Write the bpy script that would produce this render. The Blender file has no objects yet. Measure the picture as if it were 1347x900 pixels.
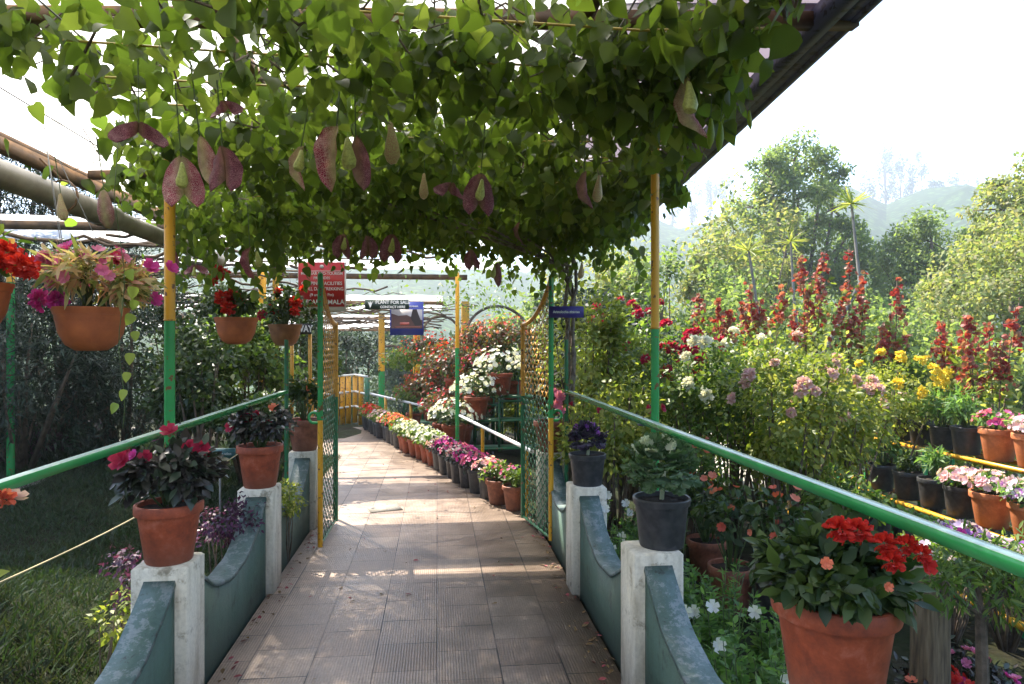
import bpy, math, random
import numpy as np
R = math.radians
RND = random.Random(7)
RNG = np.random.default_rng(11)
S = bpy.context.scene

# ------------------------------------------------------------------ camera, world, sun, exposure
YAW = R(6.26); F = 898.0; CZ = 1.6
cam_d = bpy.data.cameras.new('camera'); cam = bpy.data.objects.new('camera', cam_d)
S.collection.objects.link(cam); S.camera = cam
cam.location = (0, 0, CZ); cam.rotation_euler = (R(90), 0, -YAW)
cam_d.sensor_width = 36; cam_d.lens = 24.0; cam_d.clip_start = 0.05; cam_d.clip_end = 3000
SUN_EL, SUN_AZ = R(54), R(-33)          # azimuth measured from +Y, negative = to the left
w = bpy.data.worlds.new('World'); S.world = w; w.use_nodes = True
wn = w.node_tree; wn.nodes.clear()
sky = wn.nodes.new('ShaderNodeTexSky'); sky.sky_type = 'NISHITA'; sky.sun_disc = False
sky.sun_elevation = SUN_EL; sky.sun_rotation = SUN_AZ
sky.air_density = 1.0; sky.dust_density = 2.2; sky.ozone_density = 1.0; sky.altitude = 1500
bg = wn.nodes.new('ShaderNodeBackground'); bg.inputs['Strength'].default_value = 0.15
wo = wn.nodes.new('ShaderNodeOutputWorld')
wn.links.new(sky.outputs[0], bg.inputs[0]); wn.links.new(bg.outputs[0], wo.inputs[0])
sd = bpy.data.lights.new('sun', 'SUN'); sun = bpy.data.objects.new('sun', sd); S.collection.objects.link(sun)
sd.energy = 5.0; sd.angle = R(0.5); sd.color = (1.0, 0.91, 0.77)
sun.rotation_euler = (R(90) - SUN_EL, 0, math.pi - SUN_AZ)
S.view_settings.view_transform = 'Standard'; S.view_settings.look = 'None'
S.view_settings.gamma = 1; S.view_settings.exposure = 1.95
S.cycles.use_denoising = True
S.cycles.max_bounces = 8; S.cycles.transparent_max_bounces = 12; S.cycles.transmission_bounces = 6
S.cycles.volume_bounces = 1; S.cycles.sample_clamp_indirect = 6
S.cycles.caustics_reflective = False; S.cycles.caustics_refractive = False

# ------------------------------------------------------------------ pixel helpers (photo 1347x900)
sY, cY = math.sin(YAW), math.cos(YAW)
def at(px, py, t):
    u = (px - 673.5) / F; v = (py - 450) / F
    return np.array([(sY + u * cY) * t, (cY - u * sY) * t, CZ - v * t])
def onz(px, py, z=0.0):
    return at(px, py, (CZ - z) / ((py - 450) / F))

# ------------------------------------------------------------------ materials
def newmat(name):
    m = bpy.data.materials.new(name); m.use_nodes = True; nt = m.node_tree; nt.nodes.clear()
    out = nt.nodes.new('ShaderNodeOutputMaterial'); return m, nt, out
def N(nt, t, **k):
    n = nt.nodes.new(t)
    for a, b in k.items(): setattr(n, a, b)
    return n
def ramp(nt, fac, stops):
    r = N(nt, 'ShaderNodeValToRGB')
    while len(r.color_ramp.elements) < len(stops): r.color_ramp.elements.new(0.5)
    for e, (p, c) in zip(r.color_ramp.elements, stops):
        e.position = p; e.color = (*c, 1)
    nt.links.new(fac, r.inputs[0]); return r.outputs[0]
def noise(nt, scale, detail=4, coord='Object', rough=0.55, vec=None, dist=0.0):
    n = N(nt, 'ShaderNodeTexNoise'); n.inputs['Scale'].default_value = scale
    n.inputs['Detail'].default_value = detail; n.inputs['Roughness'].default_value = rough
    n.inputs['Distortion'].default_value = dist
    if vec is None:
        tc = N(nt, 'ShaderNodeTexCoord'); vec = tc.outputs[coord]
    nt.links.new(vec, n.inputs['Vector']); return n.outputs[0]
def mixc(nt, f, a, b, mode='MIX'):
    m = N(nt, 'ShaderNodeMix', data_type='RGBA', blend_type=mode)
    for s, v in ((0, f), (6, a), (7, b)):
        if hasattr(v, 'node'): nt.links.new(v, m.inputs[s])
        elif isinstance(v, (int, float)): m.inputs[s].default_value = v
        else: m.inputs[s].default_value = (*v, 1)
    return m.outputs[2]
def bump(nt, h, strength=0.3, dist=0.01):
    b = N(nt, 'ShaderNodeBump'); b.inputs['Strength'].default_value = strength
    b.inputs['Distance'].default_value = dist; nt.links.new(h, b.inputs['Height']); return b.outputs[0]

def leafmat(name, cols, trans=0.4, rough=0.45, tint=1.6, spec=0.4, vein=False):
    """foliage: colours vary leaf by leaf, light passes through"""
    m, nt, out = newmat(name)
    geo = N(nt, 'ShaderNodeNewGeometry')
    k = len(cols)
    col = ramp(nt, geo.outputs['Random Per Island'], [((i + .5) / k, c) for i, c in enumerate(cols)])
    n = noise(nt, 9, 2); col = mixc(nt, 0.25, col, ramp(nt, n, [(0.3, (.3, .3, .3)), (0.7, (1, 1, 1))]), 'MULTIPLY')
    p = N(nt, 'ShaderNodeBsdfPrincipled'); nt.links.new(col, p.inputs['Base Color'])
    p.inputs['Roughness'].default_value = rough; p.inputs['Specular IOR Level'].default_value = spec
    t = N(nt, 'ShaderNodeBsdfTranslucent')
    tc = mixc(nt, 1.0, col, (min(tint * 1.05, 3), tint, tint * 0.55), 'MULTIPLY'); nt.links.new(tc, t.inputs[0])
    mx = N(nt, 'ShaderNodeMixShader'); mx.inputs[0].default_value = trans
    nt.links.new(p.outputs[0], mx.inputs[1]); nt.links.new(t.outputs[0], mx.inputs[2])
    nt.links.new(mx.outputs[0], out.inputs[0]); return m
def plain(name, col, rough=0.5, var=0.25, scale=12, bumps=0.0, metal=0.0, spec=0.5, col2=None, bscale=None, coord='Object'):
    m, nt, out = newmat(name)
    n = noise(nt, scale, 5, coord)
    c2 = col2 if col2 else tuple(c * (1 - var * 1.6) for c in col)
    c = ramp(nt, n, [(0.35, c2), (0.62, col)])
    p = N(nt, 'ShaderNodeBsdfPrincipled'); nt.links.new(c, p.inputs['Base Color'])
    p.inputs['Roughness'].default_value = rough; p.inputs['Metallic'].default_value = metal
    p.inputs['Specular IOR Level'].default_value = spec
    if bumps:
        nt.links.new(bump(nt, noise(nt, bscale or scale * 4, 6, coord), bumps, 0.01), p.inputs['Normal'])
    nt.links.new(p.outputs[0], out.inputs[0]); return m

M = {}
M['vine_leaf'] = leafmat('vine_leaf', [(.055, .095, .014), (.09, .15, .02), (.04, .07, .014), (.11, .16, .03), (.06, .10, .018), (.085, .135, .02), (.13, .18, .04), (.07, .12, .02), (.10, .17, .03), (.05, .09, .02)], .64, .42, 2.1)
M['vine_leaf_light'] = leafmat('vine_leaf_light', [(.22, .32, .05), (.30, .38, .07)], .55, .4, 1.6)
M['green_leaf'] = leafmat('green_leaf', [(.06, .12, .02), (.10, .18, .03), (.16, .22, .05)], .5)
M['fresh_leaf'] = leafmat('fresh_leaf', [(.08, .17, .05), (.12, .24, .06), (.17, .30, .08)], .5, .5)
M['yellow_green_leaf'] = leafmat('yellow_green_leaf', [(.14, .20, .03), (.24, .28, .05), (.10, .16, .03), (.34, .36, .10)], .5)
M['bronze_leaf'] = leafmat('bronze_leaf', [(.025, .022, .022), (.045, .035, .03), (.03, .05, .028)], .12, .35, spec=.5)
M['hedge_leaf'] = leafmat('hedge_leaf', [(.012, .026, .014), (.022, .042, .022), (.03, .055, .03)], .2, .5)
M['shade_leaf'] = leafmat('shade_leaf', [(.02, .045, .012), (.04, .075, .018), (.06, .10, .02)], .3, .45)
M['red_leaf'] = leafmat('red_leaf', [(.05, .08, .02), (.11, .05, .03), (.10, .11, .03), (.22, .05, .035), (.07, .10, .03)], .4)
M['pale_leaf'] = leafmat('pale_leaf', [(.20, .26, .07), (.5, .5, .25), (.6, .3, .25), (.10, .15, .04), (.62, .5, .3)], .5)
M['tree_leaf'] = leafmat('tree_leaf', [(.13, .20, .06), (.17, .25, .08), (.22, .29, .10), (.10, .16, .06)], .58, .6)
M['tree_leaf_yellow'] = leafmat('tree_leaf_yellow', [(.20, .26, .07), (.26, .30, .09), (.30, .28, .14), (.14, .20, .06)], .5, .6)
M['far_leaf'] = leafmat('far_leaf', [(.04, .07, .04), (.06, .10, .05)], .3, .7)
M['kale_leaf'] = leafmat('kale_leaf', [(.07, .14, .05), (.11, .19, .08), (.15, .22, .12)], .35, .55)
M['kale_heart'] = leafmat('kale_heart', [(.5, .55, .4), (.62, .65, .5)], .3, .5)
M['purple_leaf'] = leafmat('purple_leaf', [(.05, .035, .07), (.08, .05, .10), (.05, .06, .06)], .2)
M['purple_heart'] = leafmat('purple_heart', [(.22, .07, .4), (.3, .1, .45)], .3)
M['purple_bed_leaf'] = leafmat('purple_bed_leaf', [(.06, .02, .06), (.12, .03, .10), (.05, .03, .05)], .3)
M['grass'] = leafmat('grass', [(.02, .045, .015), (.032, .065, .02), (.014, .03, .011), (.04, .055, .022)], .3, .6)
def pet(name, cols, trans=.35): M[name] = leafmat(name, cols, trans, .5, 1.25, .3)
pet('red_petal', [(.62, .03, .02), (.5, .02, .02), (.72, .06, .04)])
pet('crimson_petal', [(.55, .02, .09), (.4, .015, .06), (.62, .05, .14)])
pet('pink_petal', [(.65, .12, .32), (.72, .25, .42), (.5, .06, .25)])
pet('pale_pink_petal', [(.75, .5, .55), (.78, .6, .62), (.7, .42, .5)])
pet('white_petal', [(.8, .8, .78), (.76, .77, .75)])
pet('magenta_petal', [(.55, .03, .3), (.65, .08, .42)])
pet('coral_petal', [(.7, .14, .08), (.75, .25, .15), (.6, .08, .06)])
pet('bract_petal', [(.38, .045, .04), (.24, .025, .03), (.5, .18, .13), (.40, .09, .07), (.3, .16, .10)], .4)
pet('yellow_petal', [(.8, .6, .05), (.8, .68, .12)])
pet('lilac_petal', [(.6, .45, .65), (.75, .65, .75), (.3, .12, .42)])
M['stem_green'] = plain('stem_green', (.09, .14, .04), .6)
M['bark'] = plain('bark', (.16, .115, .08), .9, .5, 14, .6, col2=(.06, .045, .03))
M['vine_bark'] = plain('vine_bark', (.2, .16, .12), .85, .5, 20, .5, col2=(.07, .05, .035))
M['dry_twig'] = plain('dry_twig', (.13, .09, .06), .9, .4, 10)

# paint: flaking; rail tops paled, part bleaching, part sky highlight put into the colour
def paint(name, col, rough=.35, rust=(.16, .07, .03), amt=.40):
    m, nt, out = newmat(name)
    n = noise(nt, 30, 6); big = noise(nt, 4, 3)
    base = ramp(nt, big, [(0.3, tuple(c * .82 for c in col)), (0.7, col)])
    msk = ramp(nt, n, [(amt - .03, (1, 1, 1)), (amt, (0, 0, 0))])
    c = mixc(nt, msk, base, rust)
    p = N(nt, 'ShaderNodeBsdfPrincipled'); nt.links.new(c, p.inputs['Base Color'])
    p.inputs['Roughness'].default_value = rough
    nt.links.new(bump(nt, n, .15, .003), p.inputs['Normal'])
    nt.links.new(p.outputs[0], out.inputs[0]); return m
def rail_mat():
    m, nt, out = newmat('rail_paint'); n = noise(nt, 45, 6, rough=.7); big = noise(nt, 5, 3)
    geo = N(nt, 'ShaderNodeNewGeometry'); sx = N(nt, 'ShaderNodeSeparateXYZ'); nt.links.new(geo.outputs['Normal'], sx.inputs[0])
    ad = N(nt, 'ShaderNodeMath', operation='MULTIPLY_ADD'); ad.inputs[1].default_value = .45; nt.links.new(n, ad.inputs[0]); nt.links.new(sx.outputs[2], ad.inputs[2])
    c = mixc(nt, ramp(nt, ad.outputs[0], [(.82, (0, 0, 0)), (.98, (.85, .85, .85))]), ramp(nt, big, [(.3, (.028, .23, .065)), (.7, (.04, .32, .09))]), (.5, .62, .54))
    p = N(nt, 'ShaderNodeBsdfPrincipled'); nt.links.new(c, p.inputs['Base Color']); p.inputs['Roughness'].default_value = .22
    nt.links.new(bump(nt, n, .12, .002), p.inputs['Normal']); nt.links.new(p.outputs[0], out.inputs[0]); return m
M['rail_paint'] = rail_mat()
M['green_paint'] = paint('green_paint', (.035, .30, .085), .2)
M['green_paint_dark'] = paint('green_paint_dark', (.02, .15, .06), .35)
M['yellow_paint'] = paint('yellow_paint', (.72, .36, .02), .35)
M['ochre_paint'] = paint('ochre_paint', (.55, .27, .02), .4)
M['blue_metal'] = paint('blue_metal', (.06, .07, .12), .5, (.02, .02, .03), .45)
M['wire'] = plain('wire', (.45, .33, .04), .5)
M['grey_wire'] = plain('grey_wire', (.2, .2, .2), .5)
M['rope'] = plain('rope', (.45, .38, .22), .8)
M['pvc'] = plain('pvc', (.34, .31, .25), .45, .3, 5, col2=(.17, .15, .12))
M['rust_angle'] = plain('rust_angle', (.17, .09, .035), .7, .4, 10, col2=(.07, .04, .02))

# cast concrete, lime-washed pillars with streaks and grime at the foot
def masonry(name, col, dirt, grime=.5, rough=.85):
    m, nt, out = newmat(name)
    tc = N(nt, 'ShaderNodeTexCoord'); mp = N(nt, 'ShaderNodeMapping'); mp.inputs['Scale'].default_value = (6, 6, 1.2)
    nt.links.new(tc.outputs['Object'], mp.inputs[0])
    streak = noise(nt, 3.0, 6, vec=mp.outputs[0]); blot = noise(nt, 9, 7, rough=.7); fine = noise(nt, 60, 4)
    c = mixc(nt, ramp(nt, streak, [(.45, (0, 0, 0)), (.75, (grime,) * 3)]), col, dirt)
    c = mixc(nt, ramp(nt, blot, [(.56, (0, 0, 0)), (.66, (.75, .75, .75))]), c, tuple(d * .55 for d in dirt))
    c = mixc(nt, .3, c, ramp(nt, fine, [(.3, (.5, .5, .5)), (.6, (1, 1, 1))]), 'MULTIPLY')
    p = N(nt, 'ShaderNodeBsdfPrincipled'); nt.links.new(c, p.inputs['Base Color']); p.inputs['Roughness'].default_value = rough
    nt.links.new(bump(nt, blot, .35, .012), p.inputs['Normal'])
    nt.links.new(p.outputs[0], out.inputs[0]); return m
M['limewash'] = masonry('limewash', (.66, .61, .50), (.28, .22, .13), .65)
M['teal_wall'] = masonry('teal_wall', (.055, .105, .078), (.035, .06, .045), .5, .6)
def coping():
    m, nt, out = newmat('coping'); a = noise(nt, 16, 7, rough=.75); b = noise(nt, 3, 4); f = noise(nt, 70, 4)
    c = ramp(nt, b, [(.35, (.05, .10, .085)), (.65, (.09, .14, .135))]); c = mixc(nt, ramp(nt, a, [(.52, (0, 0, 0)), (.57, (.6, .6, .6))]), c, (.22, .25, .26))
    c = mixc(nt, ramp(nt, a, [(.36, (.8, .8, .8)), (.40, (0, 0, 0))]), c, (.03, .035, .03)); c = mixc(nt, .4, c, ramp(nt, f, [(.3, (.5, .5, .5)), (.6, (1, 1, 1))]), 'MULTIPLY')
    p = N(nt, 'ShaderNodeBsdfPrincipled'); nt.links.new(c, p.inputs['Base Color']); p.inputs['Roughness'].default_value = .55; nt.links.new(bump(nt, a, .5, .008), p.inputs['Normal']); nt.links.new(p.outputs[0], out.inputs[0]); return m
M['coping'] = coping()
M['stone'] = masonry('stone', (.25, .23, .2), (.12, .11, .09), .8)

# terracotta with salt bloom; black nursery plastic
def terracotta(name, col, dk):
    m, nt, out = newmat(name)
    a = noise(nt, 11, 7, rough=.72); b = noise(nt, 50, 4)
    c = ramp(nt, a, [(.36, dk), (.55, col), (.72, tuple(min(1, x * 1.15 + .06) for x in col))])
    sl = noise(nt, 5, 6, rough=.75, dist=.6); c = mixc(nt, ramp(nt, sl, [(.56, (0, 0, 0)), (.66, (.45, .45, .45))]), c, (.46, .27, .19))
    c = mixc(nt, .25, c, ramp(nt, b, [(.35, (.55, .5, .45)), (.6, (1, 1, 1))]), 'MULTIPLY')
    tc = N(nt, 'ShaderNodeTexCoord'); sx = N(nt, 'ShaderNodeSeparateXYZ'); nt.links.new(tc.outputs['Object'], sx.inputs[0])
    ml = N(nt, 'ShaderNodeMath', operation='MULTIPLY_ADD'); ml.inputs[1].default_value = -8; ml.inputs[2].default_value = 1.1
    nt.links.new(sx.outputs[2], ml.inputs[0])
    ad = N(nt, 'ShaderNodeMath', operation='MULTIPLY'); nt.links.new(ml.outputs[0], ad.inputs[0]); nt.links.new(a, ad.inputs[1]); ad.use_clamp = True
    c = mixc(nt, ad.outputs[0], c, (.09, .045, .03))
    p = N(nt, 'ShaderNodeBsdfPrincipled'); nt.links.new(c, p.inputs['Base Color']); p.inputs['Roughness'].default_value = .62
    nt.links.new(bump(nt, b, .2, .004), p.inputs['Normal'])
    nt.links.new(p.outputs[0], out.inputs[0]); return m
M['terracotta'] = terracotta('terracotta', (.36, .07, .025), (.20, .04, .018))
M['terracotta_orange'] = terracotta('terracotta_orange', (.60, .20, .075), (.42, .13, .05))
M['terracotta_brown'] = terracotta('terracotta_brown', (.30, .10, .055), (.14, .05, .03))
M['black_plastic'] = plain('black_plastic', (.022, .023, .027), .42, .3, 25, .1, col2=(.05, .05, .052))
M['soil'] = plain('soil', (.05, .035, .025), 1, .5, 60, .9, col2=(.02, .014, .01))

# path tiles: 30 cm concrete tiles, ribbed along the way, laid in staggered columns
def tile_mat():
    m, nt, out = newmat('path_tiles')
    tc = N(nt, 'ShaderNodeTexCoord'); sp = N(nt, 'ShaderNodeSeparateXYZ'); nt.links.new(tc.outputs['Object'], sp.inputs[0])
    wob = noise(nt, .9, 2)
    cb = N(nt, 'ShaderNodeCombineXYZ'); nt.links.new(sp.outputs[1], cb.inputs[0]); nt.links.new(sp.outputs[0], cb.inputs[1])
    br = N(nt, 'ShaderNodeTexBrick'); nt.links.new(cb.outputs[0], br.inputs['Vector'])
    br.offset = .37; br.offset_frequency = 2; br.squash = 1
    br.inputs['Scale'].default_value = 1; br.inputs['Brick Width'].default_value = .305; br.inputs['Row Height'].default_value = .31
    br.inputs['Mortar Size'].default_value = .0038; br.inputs['Mortar Smooth'].default_value = .4
    br.inputs['Color1'].default_value = (.33, .245, .19, 1); br.inputs['Color2'].default_value = (.45, .35, .28, 1)
    br.inputs['Mortar'].default_value = (.2, .15, .125, 1)
    blot = noise(nt, 3.2, 7, rough=.65); fine = noise(nt, 55, 5)
    c = mixc(nt, .75, br.outputs['Color'], ramp(nt, blot, [(.28, (.48, .47, .46)), (.5, (.82, .8, .78)), (.72, (1.25, 1.2, 1.15))]), 'MULTIPLY')
    c = mixc(nt, .45, c, ramp(nt, fine, [(.3, (.55, .55, .55)), (.65, (1.1, 1.1, 1.1))]), 'MULTIPLY')
    crk = N(nt, 'ShaderNodeMath', operation='MULTIPLY'); nt.links.new(br.outputs['Fac'], crk.inputs[0]); nt.links.new(ramp(nt, noise(nt, 1.7, 3), [(.5, (0, 0, 0)), (.56, (1, 1, 1))]), crk.inputs[1])
    c = mixc(nt, crk.outputs[0], c, (.02, .016, .014))
    edge = ramp(nt, noise(nt, .8, 5, rough=.7), [(.35, (.6, .58, .56)), (.6, (1, 1, 1))]); c = mixc(nt, .6, c, edge, 'MULTIPLY')
    wv = N(nt, 'ShaderNodeTexWave', wave_type='BANDS', bands_direction='X', wave_profile='SIN')
    wv.inputs['Scale'].default_value = 22.5; nt.links.new(tc.outputs['Object'], wv.inputs[0])
    wv2 = ramp(nt, wv.outputs[1], [(.25, (.9, .9, .9)), (.6, (1.03, 1.03, 1.03))])
    c = mixc(nt, .85, c, wv2, 'MULTIPLY')
    p = N(nt, 'ShaderNodeBsdfPrincipled'); nt.links.new(c, p.inputs['Base Color'])
    nt.links.new(ramp(nt, blot, [(.3, (.38, .38, .38)), (.7, (.62, .62, .62))]), p.inputs['Roughness'])
    h = N(nt, 'ShaderNodeMath', operation='MULTIPLY_ADD'); nt.links.new(br.outputs['Fac'], h.inputs[0]); h.inputs[1].default_value = -2.5
    nt.links.new(wv.outputs[1], h.inputs[2])
    nt.links.new(bump(nt, h.outputs[0], .4, .003), p.inputs['Normal'])
    nt.links.new(p.outputs[0], out.inputs[0]); return m
M['path_tiles'] = tile_mat()

def ground_mat():
    m, nt, out = newmat('ground')
    a = noise(nt, 1.3, 6); b = noise(nt, 18, 6)
    c = ramp(nt, a, [(.35, (.022, .017, .012)), (.55, (.02, .028, .01)), (.72, (.04, .035, .022))])
    c = mixc(nt, .5, c, ramp(nt, b, [(.3, (.4, .4, .4)), (.65, (1.15, 1.15, 1.15))]), 'MULTIPLY')
    tc = N(nt, 'ShaderNodeTexCoord'); ln = N(nt, 'ShaderNodeVectorMath', operation='LENGTH'); nt.links.new(tc.outputs['Object'], ln.inputs[0])
    far = N(nt, 'ShaderNodeMapRange'); far.inputs[1].default_value = 25; far.inputs[2].default_value = 60; nt.links.new(ln.outputs['Value'], far.inputs[0])
    v = N(nt, 'ShaderNodeTexVoronoi'); v.inputs['Scale'].default_value = .28; nt.links.new(tc.outputs['Object'], v.inputs[0])
    bgn = noise(nt, .02, 5)
    tea = ramp(nt, v.outputs['Distance'], [(.15, (.07, .12, .035)), (.5, (.025, .045, .016))])
    tea = mixc(nt, .6, tea, ramp(nt, bgn, [(.35, (.35, .45, .3)), (.55, (1, 1, 1)), (.7, (1.5, 1.25, .9))]), 'MULTIPLY')
    c = mixc(nt, far.outputs[0], c, tea)
    p = N(nt, 'ShaderNodeBsdfPrincipled'); nt.links.new(c, p.inputs['Base Color']); p.inputs['Roughness'].default_value = .95
    p.inputs['Specular IOR Level'].default_value = .1
    nt.links.new(bump(nt, b, .8, .03), p.inputs['Normal'])
    nt.links.new(p.outputs[0], out.inputs[0]); return m
M['ground'] = ground_mat()

# roof sheets: milky corrugated plastic, grimy with leaf litter
def sheet_mat(name, trans_col, dirt_lo, dirt_hi, clear=.25):
    m, nt, out = newmat(name)
    tc = N(nt, 'ShaderNodeTexCoord'); mp = N(nt, 'ShaderNodeMapping'); mp.inputs['Scale'].default_value = (.5, 5, 1)
    nt.links.new(tc.outputs['Object'], mp.inputs[0])
    n = noise(nt, 1.6, 7, vec=mp.outputs[0], rough=.65); b = noise(nt, 5, 6, rough=.7)
    mn = N(nt, 'ShaderNodeMath', operation='MULTIPLY'); nt.links.new(n, mn.inputs[0]); nt.links.new(b, mn.inputs[1])
    sx = N(nt, 'ShaderNodeSeparateXYZ'); nt.links.new(tc.outputs['Object'], sx.inputs[0])
    ed = N(nt, 'ShaderNodeMapRange'); ed.inputs[1].default_value = -.2; ed.inputs[2].default_value = 1.75
    ed.inputs[3].default_value = 0; ed.inputs[4].default_value = .45; nt.links.new(sx.outputs[0], ed.inputs[0])
    ad = N(nt, 'ShaderNodeMath', operation='ADD'); nt.links.new(mn.outputs[0], ad.inputs[0]); nt.links.new(ed.outputs[0], ad.inputs[1])
    d = ramp(nt, ad.outputs[0], [(dirt_lo, (0, 0, 0)), (dirt_hi, (1, 1, 1))])
    t = N(nt, 'ShaderNodeBsdfTranslucent'); nt.links.new(mixc(nt, d, trans_col, (.13, .11, .13)), t.inputs[0])
    g = N(nt, 'ShaderNodeBsdfPrincipled'); nt.links.new(mixc(nt, d, (.5, .5, .5), (.06, .05, .05)), g.inputs['Base Color']); g.inputs['Roughness'].default_value = .35
    tr = N(nt, 'ShaderNodeBsdfTransparent'); tr.inputs[0].default_value = (.9, .92, .95, 1)
    m1 = N(nt, 'ShaderNodeMixShader'); m1.inputs[0].default_value = .25; nt.links.new(t.outputs[0], m1.inputs[1]); nt.links.new(g.outputs[0], m1.inputs[2])
    f = N(nt, 'ShaderNodeMath', operation='MULTIPLY_ADD'); nt.links.new(d, f.inputs[0]); f.inputs[1].default_value = -clear; f.inputs[2].default_value = clear
    m2 = N(nt, 'ShaderNodeMixShader'); nt.links.new(f.outputs[0], m2.inputs[0]); nt.links.new(m1.outputs[0], m2.inputs[1]); nt.links.new(tr.outputs[0], m2.inputs[2])
    nt.links.new(m2.outputs[0], out.inputs[0]); return m
M['roof_sheet'] = sheet_mat('roof_sheet', (.86, .84, .79), .30, .50, .15)
M['far_sheet'] = sheet_mat('far_sheet', (.9, .89, .87), .42, .62, .15)

# pelican-flower calyx: maroon net over cream; pouch pale green
def calyx(name, lo, hi, pale):
    m, nt, out = newmat(name)
    tc = N(nt, 'ShaderNodeTexCoord')
    v = N(nt, 'ShaderNodeTexVoronoi', feature='DISTANCE_TO_EDGE'); v.inputs['Scale'].default_value = 34; nt.links.new(tc.outputs['Object'], v.inputs[0])
    c = ramp(nt, v.outputs[0], [(.02, pale), (.10, hi), (.24, lo)])
    n = noise(nt, 4, 3); c = mixc(nt, ramp(nt, n, [(.5, (0, 0, 0)), (.72, (.55, .55, .55))]), c, pale)
    sx = N(nt, 'ShaderNodeSeparateXYZ'); nt.links.new(tc.outputs['Object'], sx.inputs[0]); ab = N(nt, 'ShaderNodeMath', operation='ABSOLUTE'); nt.links.new(sx.outputs[0], ab.inputs[0])
    wb = N(nt, 'ShaderNodeMath', operation='MULTIPLY_ADD'); nt.links.new(n, wb.inputs[0]); wb.inputs[1].default_value = .16; nt.links.new(ab.outputs[0], wb.inputs[2])
    c = mixc(nt, ramp(nt, wb.outputs[0], [(.09, (.9, .9, .9)), (.24, (0, 0, 0))]), c, (pale[0] * .75, pale[1] * .95, pale[2] * .5))
    vn = N(nt, 'ShaderNodeTexNoise'); vn.inputs['Scale'].default_value = 7; nt.links.new(tc.outputs['Object'], vn.inputs['Vector']); c = mixc(nt, .5, c, ramp(nt, vn.outputs[0], [(.35, (.45, .4, .42)), (.6, (1, 1, 1))]), 'MULTIPLY')
    p = N(nt, 'ShaderNodeBsdfPrincipled'); nt.links.new(c, p.inputs['Base Color']); p.inputs['Roughness'].default_value = .6
    t = N(nt, 'ShaderNodeBsdfTranslucent'); nt.links.new(c, t.inputs[0])
    mx = N(nt, 'ShaderNodeMixShader'); mx.inputs[0].default_value = .28
    nt.links.new(p.outputs[0], mx.inputs[1]); nt.links.new(t.outputs[0], mx.inputs[2]); nt.links.new(mx.outputs[0], out.inputs[0]); return m
M['calyx_pink'] = calyx('calyx_pink', (.27, .006, .045), (.38, .03, .10), (.58, .40, .36))
M['calyx_dark'] = calyx('calyx_dark', (.09, .004, .022), (.17, .014, .05), (.34, .15, .17))
M['pouch'] = plain('pouch', (.46, .48, .12), .5, .25, 20)
M['bud'] = plain('bud', (.5, .46, .2), .5, .3, 40, col2=(.4, .16, .12))

M['bowl_clay'] = plain('bowl_clay', (.52, .14, .045), .6, .3, 9, .15, col2=(.34, .085, .03)); M['bowl_clay_brown'] = plain('bowl_clay_brown', (.34, .15, .06), .6, .3, 9, .15, col2=(.2, .08, .035))
def flat(name, col, rough=.5): return plain(name, col, rough, .08, 6)
M['sign_red'] = flat('sign_red', (.50, .02, .02), .4); M['sign_white'] = flat('sign_white', (.75, .75, .73), .5)
M['sign_dark'] = flat('sign_dark', (.015, .035, .025)); M['sign_blue'] = flat('sign_blue', (.03, .05, .30))
M['sign_purple'] = flat('sign_purple', (.06, .045, .24)); M['sign_teal'] = flat('sign_teal', (.02, .09, .10))
M['sign_black'] = flat('sign_black', (.015, .015, .02)); M['picture_grey'] = flat('picture_grey', (.38, .36, .38))
M['picture_brown'] = flat('picture_brown', (.10, .05, .045)); M['picture_dark'] = flat('picture_dark', (.03, .022, .025))
M['letter_dim'] = flat('letter_dim', (.45, .5, .5)); M['picture_red'] = flat('picture_red', (.4, .1, .08))

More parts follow.
